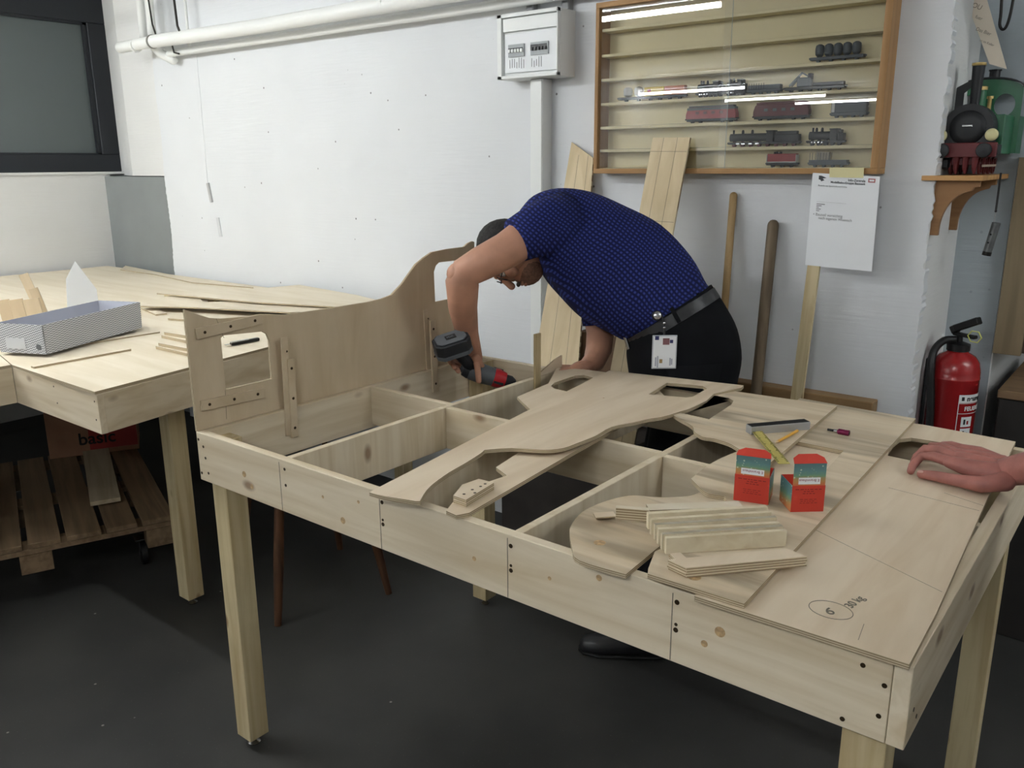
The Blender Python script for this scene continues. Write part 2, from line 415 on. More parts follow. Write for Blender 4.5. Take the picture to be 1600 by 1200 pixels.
struct('wall_left_far', box(-4.6, -4.35, -11.2, 4.0, 0, CZ), WALL2)
# right end: pier with grey face, second return and the passage behind
struct('wall_right_pier', box(XR - .004, 1.457, 2.2, 3.4, 0, CZ), [GREYWALL])
struct('wall_right_return', box(1.4575, 1.462, 2.203, 3.4, 0, 1.62), WALL2)
struct('wall_right_upper', box(1.457, 4.1, 2.2, 2.35, 1.62, CZ), GREYWALL)
struct('wall_passage', box(1.3, 4.1, 3.4, 3.5, 0, CZ), WALL2)
struct('trim_2', box(XR - .004, XR + .0015, 1.785, 2.2, 0, CZ), WALL2)
# window
G_WIN = plain('window_night_glass', (84, 92, 92), 0.32, spec=.6)
FR = plain('anthracite_frame', (34, 37, 42), 0.5)
w = prop(mesh('window_1', join(box(-4.12, -4.05, -1.6, 2.01, 1.575, 1.69), box(-4.12, -4.05, -1.6, 2.01, 2.54, 2.70), box(-4.12, -4.05, 1.885, 2.01, 1.69, 2.54), box(-4.12, -4.05, -1.6, -1.48, 1.69, 2.54)), FR, bev=.004), kind='structure')
mesh('sash_bead', join(box(-4.11, -4.062, 1.86, 1.888, 1.69, 2.54), box(-4.11, -4.062, -1.48, 1.888, 1.685, 1.70), box(-4.11, -4.062, -1.48, 1.888, 2.525, 2.545)), FR, w)
mesh('pane', box(-4.10, -4.09, -1.48, 1.87, 1.69, 2.54), G_WIN, w)

# ------------------------------------------------------------------ lamps
TUBE = emitter('fluorescent_tube', (244, 248, 250), LAMP)
def lamp(x0, x1, y, where, z=2.50):
    t = thing('ceiling_lamp', where, 'lamp', ((x0 + x1) / 2, y, CZ), 'fluorescent batten lamps under the ceiling')
    mesh('housing', box(x0 - .03, x1 + .03, y - .03, y + .03, z + .045, z + .09), WHITEP, t, bev=.006)
    for x in (x0 - .02, x1 + .005): mesh('lamp_holder', box(x, x + .015, y - .018, y + .018, z - .018, z + .05), WHITEP, t)
    mesh('tube', cyl((x0, y, z), (x1, y, z), .016, 12), TUBE, t)
    for x in (x0 + .25, x1 - .25): mesh('hanger', cyl((x, y, z + .09), (x, y, CZ), .004, 6), STEEL, t)
lamp(-1.90, -.40, -.40, 'fluorescent lamp mirrored as the bright bar across the top of the display case')
lamp(-3.75, -2.25, -.40, 'added unseen fluorescent lamp lighting the left side, in front of the dark window')  # extra lamp out of view, added to light the left end
lamp(-4.25, -2.66, -5.95, 'fluorescent lamp mirrored as the long bright bar over the middle shelf of the case')
lamp(-3.83, -2.35, -7.95, 'fluorescent lamp mirrored as the middle one of the three low bright bars in the case')
lamp(-3.29, -2.07, -9.35, 'fluorescent lamp mirrored as the rightmost low bright bar in the case')
lamp(.95, 2.45, -2.2, 'added unseen fluorescent lamp brightening the right side, behind the camera')  # made-up lamp, placed for a gentle lift of the right side
lamp(2.75, 4.0, 1.15, 'fluorescent lamp to the right of the corner shelf, outside the picture')
lamp(-4.25, -3.0, -2.0, 'added unseen fluorescent lamp over the far left side of the room')  # another unseen lamp, added for light on the left of the room

# ------------------------------------------------------------------ pipes along the back wall
PW = plain('pipe_paint', (226, 227, 224), 0.45)
t = thing('heating_pipe', 'thick white pipe with a capped left end running along the wall under the ceiling', 'pipe', (-3.0, 1.60, 2.27))
mesh('pipe_run', tube([(-3.12, 1.60, 2.281), (-2.765, 1.60, 2.283)], .031, 18, dome=True), PW, t, smooth=True, auto=60)
mesh('pipe_run', tube([(-2.76, 1.60, 2.283), (-1.8, 1.60, 2.270), (2.4, 1.60, 2.268)], .034, 18), PW, t, smooth=True, auto=50)
mesh('pipe_collar', tube([(-2.775, 1.60, 2.283), (-2.760, 1.60, 2.283)], .037, 18), plain('collar_grey', (120, 118, 112), .5), t)
for x in (-2.95, -.9, .6): mesh('pipe_clip', join(lathe((x, 1.60, 2.276), [(.033, -.010), (.036, -.010), (.036, .010), (.033, .010)], 16, (1, 0, 0)), cyl((x, 1.63, 2.276), (x, 1.778, 2.276), .005, 6)), PW, t)
t = thing('lower_pipe', 'slim white pipe on the wall just behind and below the thick pipe', 'pipe', (-2.8, 1.71, 2.21))
mesh('pipe_run', tube([(-2.80, 1.715, 2.232), (2.4, 1.715, 2.222)], .019, 14, dome=True), PW, t, smooth=True, auto=60)
mesh('pipe_elbow', tube([(-2.86, 1.66, 2.27), (-2.86, 1.70, 2.235), (-2.80, 1.735, 2.20)], .026, 12, dome=True), PW, t, smooth=True)
mesh('pipe_clip', tube([ony(270, 78, 1.70) + V((0, 0, .02)), ony(272, 82, 1.68), ony(280, 84, 1.69)], .005, 6), DARKM, t)
prop(mesh('riser_pipe', cyl((-2.96, 1.66, 2.75), (-2.96, 1.66, 2.30), .022, 14), PW, smooth=True), 'left one of the two thick upright pipes rising from the capped pipe end', 'pipe', 'upright pipes above the thick pipe')
prop(mesh('riser_pipe', cyl((-2.865, 1.66, 2.75), (-2.865, 1.66, 2.29), .023, 14), PW, smooth=True), 'right one of the two thick upright pipes, beside the dark wire', 'pipe', 'upright pipes above the thick pipe')
prop(mesh('riser_pipe', cyl((-2.60, 1.72, 2.75), (-2.60, 1.72, 2.25), .008, 10), PW, smooth=True), 'very thin white upright pipe right of the hanging dark chain', 'pipe', 'upright pipes above the thick pipe')
prop(mesh('hanging_chain', tube([at(272, -60, 3.62), at(272, 0, 3.62), at(277, 40, 3.62), at(280, 48, 3.62)], .0055, 6), DARKM), 'thin dark chain hanging above the left end of the pipes', 'chain')
prop(mesh('wall_wire', tube([at(231, -60, 3.72), at(232, 0, 3.72), at(238, 38, 3.72), at(243, 53, 3.72)], .004, 6), DARKM), 'thin dark wire running down to the pipe collar', 'wire')
# thin pipe chase down the wall with rust marks
t = thing('wall_chase', 'narrow upright ridge of painted-over conduit on the left of the back wall', 'conduit', (-2.72, 1.78, 1.2))
g = ony(300, 100, 1.778)
mesh('conduit_strip', beam(ony(304, 75, 1.779), ony(322, 285, 1.779), .034, .003, (0, 1, 0))[0], WALL, t)
mesh('bracket', beam(ony(325, 286, 1.775), ony(331, 316, 1.775), .018, .014, (0, 1, 0))[0], plain('zinc_grey', (176, 176, 176), .6), t)
mesh('bracket', beam(ony(340, 340, 1.777), ony(345, 370, 1.777), .026, .006, (0, 1, 0))[0], plain('stain_grey', (204, 206, 208), .8), t)

# ------------------------------------------------------------------ fuse box and its conduit
t = thing('fuse_box', 'white wall fuse box with two rows of breakers above the man', 'fuse box', (-.19, 1.78, 1.93))
x0, x1, y0, z0, z1 = -.335, -.040, 1.66, 1.937, 2.178
mesh('housing', join(box(x0, x1, y0 + .02, 1.78, z0, z1), box(x0, x0 + .022, y0, y0 + .02, z0, z1), box(x1 - .006, x1, y0, y0 + .02, z0, z1), box(x0, x1, y0, y0 + .02, z1 - .014, z1), box(x0, x1, y0, y0 + .02, z0, z0 + .012)), WHITEP, t, bev=.0015)
mesh('cover_strip', box(x0 + .028, x1 - .008, y0 + .004, y0 + .024, z1 - .066, z1 - .018), WHITEP, t, bev=.001)
mesh('door_panel', box(x0 + .034, x1 - .008, y0 + .008, y0 + .024, z0 + .022, z1 - .074), PAPER, t, bev=.001)
for bx, dark in ((x0 + .055, True), (x0 + .165, False)):
    bw = .078 if dark else .084
    b = mesh('breaker_block', box(bx, bx + bw, y0 + .002, y0 + .012, z0 + .080, z0 + .126), plain('breaker_grey', (164, 168, 170), .5), t)
    mesh('breaker_slot', box(bx + .001, bx + bw - .006, y0 + .0005, y0 + .004, z0 + (.096 if dark else .108), z0 + (.113 if dark else .118)), BLACK, b)
    for i in range(5):
        xx = bx + .006 + i * bw / 5.3
        mesh('toggle', box(xx, xx + .009, y0 - .006, y0 + .002, z0 + .096, z0 + .108), WHITEP if dark else BLACK, b)
rnd = random.Random(5)
for i in range(12):
    xx = x0 + .058 + i * .0115 + (.028 if i > 6 else 0); h = rnd.uniform(.02, .038)
    mesh('label_line', box(xx, xx + .0022, y0 + .0075, y0 + .009, z0 + .035 + rnd.uniform(0, .006), z0 + .04 + h), plain('print_grey', (96, 96, 98), .8), t)
CG = plain('conduit_grey', (140, 140, 140), .5)
for xa in (-.255, -.085): prop(mesh('cable_conduit', box(xa, xa + .035, 1.745, 1.78, 2.178, CZ), CG, bev=.004), 'grey cable conduit rising from the %s end of the fuse box' % ('left' if xa < -.2 else 'right'), 'conduit')
t = thing('cable_duct', 'white square cable duct running down the wall from the fuse box', 'cable duct', (-.17, 1.78, .5))
mesh('duct_body', box(-.210, -.150, 1.715, 1.78, .3, 1.935), WHITEP, t, bev=.002)
mesh('duct_lid', box(-.207, -.153, 1.711, 1.716, .3, 1.930), WHITEP, t)

# ------------------------------------------------------------------ display case
t = thing('display_case', 'oak framed wall display case with sliding glass and shelves of model trains', 'display case', (.63, 1.78, 1.57))
X0, X1, Z0, Z1, YF, YB = .107, 1.152, 1.572, 2.178, 1.695, 1.78
mesh('bottom_rail', box(X0, X1, YF, YB, Z0, Z0 + .018), OAK, t, bev=.001)
mesh('top_rail', box(X0, X1, YF, YB, Z1 - .018, Z1), OAK, t, bev=.001)
mesh('side_rail', box(X0, X0 + .015, YF, YB, Z0 + .0182, Z1 - .0182), OAKZ, t, bev=.001)
mesh('side_rail', box(X1 - .022, X1, YF, YB, Z0 + .0182, Z1 - .0182), OAKZ, t, bev=.001)
mesh('back_panel', box(X0 + .015, X1 - .022, YB - .006, YB - .001, Z0 + .018, Z1 - .018), CREAM, t)
SHZ = [2.0892, 2.0007, 1.9155, 1.8292, 1.7441, 1.6603]
RAIL = plain('rail_brass', (150, 140, 110), .4, .5)
for z in SHZ + [Z0 + .020]:
    s = mesh('shelf', box(X0 + .016, X1 - .023, YF + .020, YB - .007, z - .010, z) if z > 1.6 else box(X0 + .016, X1 - .023, YF + .016, YB - .007, z - .002, z), CREAM, t, bev=.0008)
    for yy in (YF + .034, YF + .0455): mesh('rail', box(X0 + .03, X1 - .03, yy, yy + .001, z, z + .0016), RAIL, s)
gm, nt, b = new_mat('case_glass')
b.inputs['Base Color'].default_value = (1, 1, 1, 1); b.inputs['Roughness'].default_value = 0.0; b.inputs['Transmission Weight'].default_value = 1.0; b.inputs['IOR'].default_value = 1.0
gl = nt.nodes.new('ShaderNodeBsdfGlossy'); gl.inputs['Roughness'].default_value = 0.0
tr = nt.nodes.new('ShaderNodeBsdfTransparent'); fr = nt.nodes.new('ShaderNodeFresnel'); fr.inputs['IOR'].default_value = 1.5
mx = nt.nodes.new('ShaderNodeMixShader'); nt.links.new(fr.outputs[0], mx.inputs[0]); nt.links.new(tr.outputs[0], mx.inputs[1]); nt.links.new(gl.outputs[0], mx.inputs[2])
nt.links.new(mx.outputs[0], nt.nodes['Material Output'].inputs['Surface']); nt.nodes.remove(b)
XM = ony(1128, 140, YF + .004).x
p = mesh('glass_pane', box(X0 + .015, XM + .022, YF + .010, YF + .0105, Z0 + .018, Z1 - .018), gm, t)
p = mesh('glass_pane', box(XM - .002, X1 - .022, YF + .004, YF + .0045, Z0 + .018, Z1 - .018), gm, t)
mesh('pane_edge', box(XM + .021, XM + .0225, YF + .0095, YF + .011, Z0 + .018, Z1 - .018), plain('glass_edge', (150, 160, 150), .2), t)

# ---- model trains on the shelves
def wheels(root, x0, x1, y, z, n, r, m, part='wheel'):
    for i in range(n):
        x = x0 + (x1 - x0) * (i + .5) / n
        mesh(part, cyl((x, y - .0055, z + r), (x, y + .0055, z + r), r, 10), m, root)
YT = YF + .040
TB = plain('train_black', (30, 31, 34), .5); TG = plain('train_grey', (92, 98, 102), .55); TR = plain('train_red', (150, 44, 46), .5); TDR = plain('train_dark_red', (98, 44, 46), .5)
TW = plain('train_white', (206, 206, 200), .5); TY = plain('container_yellow', (222, 186, 62), .5); TO = plain('container_orange', (196, 116, 70), .5); TBE = plain('load_beige', (176, 168, 150), .7)
def sx(px, z): return ony(px, 270 - (z - 1.57) * 430, YT).x
def train(name, label, cat, xa, xb, z):
    t = thing(name, label, cat, ((xa + xb) / 2, YT, z), 'model trains in the display case'); return t
def buffers(t, xa, xb, z, m):
    for x in (xa - .004, xb):
        for yy in (-.005, .005): mesh('buffer', cyl((x, YT + yy, z + .009), (x + .004, YT + yy, z + .009), .0018, 8), m, t)
def chassis(t, xa, xb, z, m=TB, nw=4, r=.0055):
    mesh('chassis', box(xa, xb, YT - .009, YT + .009, z + .005, z + .011), m, t, bev=.0008)
    buffers(t, xa, xb, z, m)
    wheels(t, xa + .004, xb - .004, YT, z, nw, r, m)
def px_x(px, py): return ony(px, py, YT).x
Zs = {k: z for k, z in zip('ABCDEF', SHZ)}; Zs['G'] = Z0 + .020
# silo wagon of five grey hoppers
z = Zs['B'] - .0; z = SHZ[2]
xa, xb = px_x(1268, 85), px_x(1352, 78)
t = train('hopper_wagon', 'grey model wagon with five round silo hoppers, highest in the case', 'model train', xa, xb, z); chassis(t, xa, xb, z, TG)
for i in range(5):
    x = xa + .026 + (xb - xa - .052) * i / 4; hr = (xb - xa - .052) / 8 * .94; mesh('hopper', lathe((x, YT, z + .011), [(hr * .4, 0), (hr * .9, .005), (hr, .011), (hr, .018), (hr * .9, .023), (hr * .4, .026), (.001, .0265)], 14), TG, t, smooth=True, auto=40)
# silo wagon white, two tanks
z = SHZ[3]
xa, xb = px_x(968, 148), px_x(1010, 146)
t = train('silo_wagon', 'short model wagon with two white silos at the left end of the shelf', 'model train', xa, xb, z); chassis(t, xa, xb, z, TB, 2)
for i in (.32, .72): mesh('silo', lathe((xa + (xb - xa) * i, YT, z + .010), [(.003, 0), (.014, .005), (.016, .016), (.013, .022), (.002, .025)], 16), TW, t, smooth=True, auto=40)
xa, xb = px_x(1008, 146), px_x(1072, 143)
t = train('container_wagon', 'model flat wagon carrying a yellow and an orange container', 'model train', xa, xb, z); chassis(t, xa, xb, z, TB, 4)
xm = xa + (xb - xa) * .5
c = mesh('yellow_container', box(xa + .002, xm - .001, YT - .009, YT + .009, z + .011, z + .031), TY, t, bev=.0006)
c['label'] = 'yellow container with small red lettering'
mesh('lettering', box(xa + .016, xa + .030, YT - .0095, YT - .009, z + .016, z + .026), plain('letter_red', (178, 70, 40), .5), c)
mesh('orange_container', box(xm + .001, xb - .002, YT - .009, YT + .009, z + .011, z + .031), TO, t, bev=.0006)
# small black locomotive
def steam(name, label, xa, xb, z, big=True):
    t = train(name, label, 'model train', xa, xb, z); Lg = xb - xa
    n = 8 if big else 5
    mesh('frame', box(xa, xb, YT - .008, YT + .008, z + .006, z + .011), TB, t)
    wheels(t, xa + .004, xb - .004, YT, z, n, .0065, TDR if big else TB)
    be = xa + Lg * (.55 if big else .62)
    mesh('boiler', tube([(xa + .004, YT, z + .021), (be, YT, z + .021)], .009, 14), TB, t, smooth=True, auto=50)
    mesh('chimney', cyl((xa + .014, YT, z + .026), (xa + .014, YT, z + .038), .003, 10), TB, t)
    for q in (.35, .6): mesh('steam_dome', tube([(xa + (be - xa) * q, YT, z + .028), (xa + (be - xa) * q, YT, z + .034)], .0042, 10, dome=True), TB, t)
    cb = be + Lg * (.1 if big else .2)
    mesh('cab', join(box(be, cb, YT - .010, YT + .010, z + .011, z + .033), box(be - .002, cb + .003, YT - .011, YT + .011, z + .033, z + .0355)), TB, t, bev=.0006)
    mesh('running_gear', join(*[box(xa + Lg * q, xa + Lg * (q + .05), YT - .0105, YT - .009, z + .006, z + .0085) for q in (.12, .2, .3, .4)]), STEEL, t)
    mesh('tender' if big else 'bunker', join(box(cb + .003, xb, YT - .009, YT + .009, z + .010, z + .026), box(cb + .006, xb - .008, YT - .007, YT + .007, z + .026, z + .033)), TB, t, bev=.001)
    buffers(t, xa, xb, z, TB)
    return t
steam('shunting_locomotive', 'small black model steam locomotive right of the orange container', px_x(1090, 140), px_x(1132, 137), z, False)
steam('dark_locomotive', 'dark model locomotive partly behind the pane joint, middle shelf', px_x(1135, 138), px_x(1166, 134), z, False)
xa, xb = px_x(1170, 134), px_x(1222, 131)
t = train('gondola_wagon', 'low grey open model wagon with stakes beside the crane wagon', 'model train', xa, xb, z); chassis(t, xa, xb, z, TG)
mesh('wagon_body', box(xa + .002, xb - .002, YT - .009, YT + .009, z + .011, z + .020), TG, t, bev=.0006)
for i in range(7): mesh('stake', box(xa + .006 + i * .0085, xa + .0072 + i * .0085, YT - .0098, YT - .009, z + .011, z + .024), TB, t)
xa, xb = px_x(1228, 132), px_x(1322, 126)
t = train('crane_wagon', 'dark grey model crane wagon with raised jib', 'model train', xa, xb, z); chassis(t, xa, xb, z, TB, 6)
mesh('crane_body', box(xa + .040, xa + .085, YT - .009, YT + .009, z + .011, z + .030), TG, t, bev=.002)
mesh('jib', join(beam((xa + .012, YT, z + .014), (xa + .052, YT, z + .040), .004, .004)[0], beam((xa + .052, YT, z + .040), (xa + .078, YT, z + .030), .003, .003)[0], beam((xa + .02, YT, z + .013), (xa + .045, YT, z + .031), .003, .003)[0]), TG, t)
mesh('counterweight', box(xa + .074, xa + .086, YT - .008, YT + .008, z + .026, z + .038), TB, t, bev=.001)
mesh('deck_load', box(xa + .092, xb - .004, YT - .007, YT + .007, z + .011, z + .018), TB, t)
# diesels
def diesel(name, label, xa, xb, z, body, roof, win=True):
    t = train(name, label, 'model train', xa, xb, z); Lg = xb - xa
    pts = [(xa, z + .009), (xa, z + .020), (xa + .006, z + .032), (xa + .012, z + .035), (xb - .012, z + .035), (xb - .006, z + .032), (xb, z + .020), (xb, z + .009)]
    mesh('body_shell', prism([(x, YT - .010, zz) for x, zz in pts], (0, .020, 0)), [body, body], t, bev=.001)
    mesh('roof', join(box(xa + .010, xb - .010, YT - .0085, YT + .0085, z + .035, z + .0385), box(xa + .005, xb - .005, YT - .0105, YT + .0105, z + .029, z + .0345) if roof is not body else box(xa + .02, xb - .02, YT - .006, YT + .006, z + .0385, z + .040)), roof, t)
    mesh('underframe', box(xa + .004, xb - .004, YT - .0095, YT + .0095, z + .004, z + .0095), TB, t)
    wheels(t, xa + .006, xa + Lg * .36, YT, z, 2, .0055, TB); wheels(t, xb - Lg * .36, xb - .006, YT, z, 2, .0055, TB)
    for i in range(4): mesh('side_window', box(xa + Lg * (.2 + .16 * i), xa + Lg * (.27 + .16 * i), YT - .0106, YT - .0099, z + .020, z + .026), TG if win else TDR, t)
    buffers(t, xa, xb, z, TB)
    return t
z = SHZ[4]
diesel('diesel_locomotive', 'red and dark grey model diesel locomotive in the middle of the fifth shelf', px_x(1074, 183), px_x(1152, 178), z, TR, plain('roof_grey', (72, 74, 78), .5), False)
diesel('diesel_locomotive', 'dark red model diesel locomotive right of the glass joint', px_x(1179, 177), px_x(1266, 172), z, TDR, TDR)
xa, xb = px_x(1300, 172), px_x(1356, 168)
t = train('box_wagon', 'grey model box wagon in the right corner of the fifth shelf', 'model train', xa, xb, z); chassis(t, xa, xb, z, TG)
mesh('wagon_body', box(xa + .001, xb - .001, YT - .010, YT + .010, z + .011, z + .033), TG, t, bev=.001)
mesh('end_door', box(xa + .003, xa + .012, YT - .0106, YT - .010, z + .012, z + .031), TW, t)
mesh('roof', prism([(xa, YT - .011, z + .033), (xa, YT - .006, z + .037), (xa, YT + .006, z + .037), (xa, YT + .011, z + .033)], (xb - xa, 0, 0)), [TG, TG], t)
z = SHZ[5]
steam('express_locomotive', 'long black model steam locomotive with tender on the sixth shelf', px_x(1140, 220), px_x(1250, 216), z, True)
steam('tank_locomotive', 'short black model tank locomotive at the right of the sixth shelf', px_x(1263, 216), px_x(1320, 213), z, False)
z = Zs['G']
xa, xb = px_x(1199, 257), px_x(1246, 256)
t = train('red_shunter', 'small red model shunter with white railings on the bottom shelf', 'model train', xa, xb, z); chassis(t, xa, xb, z, TB, 3)
mesh('body_shell', box(xa + .003, xb - .003, YT - .0095, YT + .0095, z + .013, z + .030), TR, t, bev=.001)
mesh('roof_load', join(*[box(xa + .022 + i * .007, xa + .026 + i * .007, YT - .004, YT + .004, z + .030, z + .034 + .001 * (i % 2)) for i in range(4)]), TB, t)
mesh('railing', join(box(xa + .001, xb - .001, YT - .0105, YT - .0095, z + .011, z + .013), box(xa + .001, xa + .0025, YT - .0105, YT + .0095, z + .011, z + .028), box(xb - .0025, xb - .001, YT - .0105, YT + .0095, z + .011, z + .028)), TW, t)
xa, xb = px_x(1265, 257), px_x(1325, 256)
t = train('stake_wagon', 'grey model stake wagon loaded with pale boxes on the bottom shelf', 'model train', xa, xb, z); chassis(t, xa, xb, z, TG)
mesh('wagon_body', box(xa + .001, xb - .001, YT - .010, YT + .010, z + .010, z + .016), TG, t)
for i in range(3): mesh('load_box', box(xa + .022 + i * .014, xa + .035 + i * .014, YT - .007, YT + .007, z + .016, z + .033), TBE, t)
for i in range(9): mesh('stake', box(xa + .003 + i * .0088, xa + .004 + i * .0088, YT - .0105, YT - .0095, z + .012, z + .031), TG, t)

for o in col.objects:
    if o.get('group') == 'model trains in the display case': o.scale = (1, 1.3, 1.5)
# ================================================================== module frame being built (near table)
L, W, PH = 1.740, 1.130, 0.132
FT = .022
t1 = thing('unfinished_table', 'open wooden table frame of planks on square legs, in the middle of the room', 'table', (L / 2, W / 2, 0))
def screw(p, nrm, parent, r=.0042):
    nrm = V(nrm)
    return mesh('screw', cyl(V(p) - nrm * .001, V(p) + nrm * .0007, r, 10), SCREW, parent)
fp = mesh('front_plank', box(.0, 1.7145, 0, FT, TZ - PH, TZ), SPR['X'], t1, bev=.0012)
mesh('left_plank', box(0, FT, FT + .0006, W, TZ - PH, TZ), SPR['Y'], t1, bev=.0012)
ep = mesh('end_plank', box(1.7155, L, 0, W, TZ - PH, TZ), SPR['Y'], t1, bev=.0012)
mesh('back_plank', box(FT + .0006, 1.7145, W - FT, W, TZ - PH, TZ), SPR['X'], t1, bev=.0012)
BX = [.346, .687, 1.033, 1.376]
for x in BX: mesh('cross_plank', box(x, x + .019, FT + .0005, W - FT - .0005, TZ - .122, TZ - .0008), SPR['Z'], t1, bev=.001)
e = [FT] + [v for x in BX for v in (x, x + .019)] + [1.7155]
for i, y in enumerate((.585, .555, .575, .560, .57)): mesh('filler_plank', box(e[2 * i] + .0005, e[2 * i + 1] - .0005, y, y + .019, TZ - .122, TZ - .001), SPR['X'], t1, bev=.001)
PENC = plain('pencil_line', (110, 104, 92), .9)
for x in BX: mesh('pencil_mark', box(x - .0006, x + .0008, -.0005, .0003, TZ - PH + .002, TZ - .008), PENC, fp)
for x in BX[1:]:
    for zz in (-.022, -.062, -.072): screw((x + .008, 0, TZ + zz), (0, -1, 0), fp, .0045 if zz != -.062 else .003)
for p in ((.028, -.036), (.033, -.066), (.040, -.106), (.0085, -.020), (.0085, -.112), (.366, -.022), (.366, -.062), (1.675, -.022), (1.706, -.042), (1.703, -.092), (1.655, -.118)): screw((p[0], 0, TZ + p[1]), (0, -1, 0), fp, .0038)
for y in (.035, .06): screw((L, y, TZ - .05 - y), (1, 0, 0), ep, .0035)
# dark knots of the front plank, at their places in the board
KN = plain('knot_brown', (176, 146, 106), .6, noise=.2, nscale=120)
for x, zz, r in ((.20, -.072, .008), (.228, -.098, .007), (.50, -.058, .004), (.565, -.098, .008), (.62, -.04, .004), (1.46, -.048, .009), (1.435, -.078, .006), (1.235, -.026, .006), (1.13, -.06, .004), (.95, -.075, .005)):
    mesh('knot', lathe((x, -.0004, TZ + zz), [(r * .3, 0), (r, .0002), (r, .0008)], 12, (0, 1, 0)), KN, fp)
def leg(x, y, s, parent, ztop, name='leg'):
    g = mesh(name, box(x, x + s, y, y + s * .98, .030, ztop), SPRD['Z'], parent, bev=.0015)
    cx, cy = x + s / 2, y + s / 2
    mesh('levelling_foot', join(cyl((cx, cy, .010), (cx, cy, .034), .005, 10), lathe((cx, cy, 0), [(.017, 0), (.018, .003), (.009, .009), (.006, .012)], 18)), STEEL, g, smooth=True, auto=40)
    return g
for x, y in ((.013, FT + .001), (1.650, FT + .001), (.024, 1.043), (1.650, 1.043)): leg(x, y, .063, t1, TZ - .001 if x < .1 and y > .5 else TZ - .020)
# tall plywood side wall standing on the left plank
ZP = TZ + .001
pan_px = [(285, 484), (314, 493), (328, 497), (346, 498), (372, 496), (420, 491), (446, 492), (500, 484), (575, 472), (597, 467), (612, 461), (628, 444), (650, 413), (662, 403), (675, 394), (700, 389), (725, 386), (732, 380), (738, 377), (741, 378)]
out = [onx(a, b, .006) for a, b in pan_px]
out = [V((.006, max(p.y, .0), p.z)) for p in out]
yb = out[-1].y
out = [V((.006, 0, ZP))] + out + [V((.006, yb, ZP))]
hole1 = [onx(a, b, .006) for a, b in ((345, 528), (350, 524), (410, 518), (417, 522), (421, 532), (425, 592), (353, 609))]
hole2 = [onx(a, b, .006) for a, b in ((678, 425), (681, 415), (686, 410), (712, 407), (726, 404), (728, 462), (680, 472))]
Rp = Matrix(((0, 0, 1), (1, 0, 0), (0, 1, 0)))       # columns: X->+Y, Y->+Z, Z->+X
pl = mesh('side_panel', plate(out, [hole1, hole2], Rp, .008), [PLYP, EDGEX], t1)
mesh('joint_seam', join(*[beam(onx(a, b, .0062), onx(c, d, .0062), .0008, .0006)[0] for a, b, c, d in ((338, 498, 350, 528), (352, 610, 354, 655), (664, 485, 670, 600))]), PENC, pl)
def batten(a, b, w, n_scr=3, th=.006, x0=None):
    x0 = FT if x0 is None else x0
    p, q = onx(*a, x0), onx(*b, x0)
    g, R = beam(p + V((th / 2, 0, 0)), q + V((th / 2, 0, 0)), w, th, (1, 0, 0))
    o = mesh('batten', g, PLYP, t1, rot=R, bev=.0006)
    for i in range(n_scr):
        f = (.12, .5, .88)[i] if n_scr == 3 else (.5,)[0]
        c = p.lerp(q, f); mesh('screw', cyl(c + V((th - .001, 0, 0)), c + V((th + .0008, 0, 0)), .0042, 8), SCREW, o)
batten((305, 522), (408, 498), .028, x0=.0065); batten((313, 634), (412, 613), .028, x0=.0065)
batten((443, 527), (451, 680), .022, 0, .004); batten((452, 560), (459, 682), .022, 3, .008)
batten((664, 484), (669, 578), .02, 0, .004, .0065); batten((674, 500), (679, 612), .026, 3, .008)
for a in ((448, 549), (669, 498)): mesh('screw', cyl(onx(*a, .026), onx(*a, .0268), .0032, 8), SCREW, t1)
# small upright strip and offcut at the back of the first cross plank
s_ = onz(824, 590)
prop(mesh('upright_strip', box(BX[0] + .0195, BX[0] + .0275, s_.y, s_.y + .030, TZ - .10, TZ + .145), SPRD['Z'], bev=.0008), 'thin upright wooden strip fixed to the cross plank beside the cordless drill', 'wood strip')
prop(mesh('upright_offcut', prism([(BX[0] + .012, 1.005, TZ + .0005), (BX[0] + .012, 1.13, TZ + .0005), (BX[0] + .012, 1.13, TZ + .048), (BX[0] + .012, 1.09, TZ + .040), (BX[0] + .012, 1.005, TZ + .010)], (.006, 0, 0)), [PLY, EDGEX]), 'small tapered plywood offcut standing on the back corner of the frame', 'wood offcut')

# ------------------------------------------------------------------ plywood shapes lying on the frame
def sheet(name, label, cat, px, z, t, mats, holes=(), loc3=None, curve=None, k=4, group=None):
    """px: outline measured in the photograph, laid in the plane z (or in the plane through loc3's 3 points)"""
    if loc3:
        a, b_, c = [V(q) for q in loc3]; nn = (b_ - a).cross(c - a).normalized()
        if nn.z < 0: nn = -nn
    else: a = V((0, 0, z)); nn = V((0, 0, 1))
    def pt(q):
        d = ray(q[0], q[1]); return C0 + d * ((a - C0).dot(nn) / d.dot(nn))
    R = frame_of(V((1, 0, -nn.x / nn.z)), nn) if loc3 else LVL
    if curve is not None: px = smooth_poly(px, True, k, curve)
    return prop(mesh(name, plate([pt(q) for q in px], [[pt(q) for q in h] for h in holes], R, t), mats), label, cat, group), pt
T9 = .0088
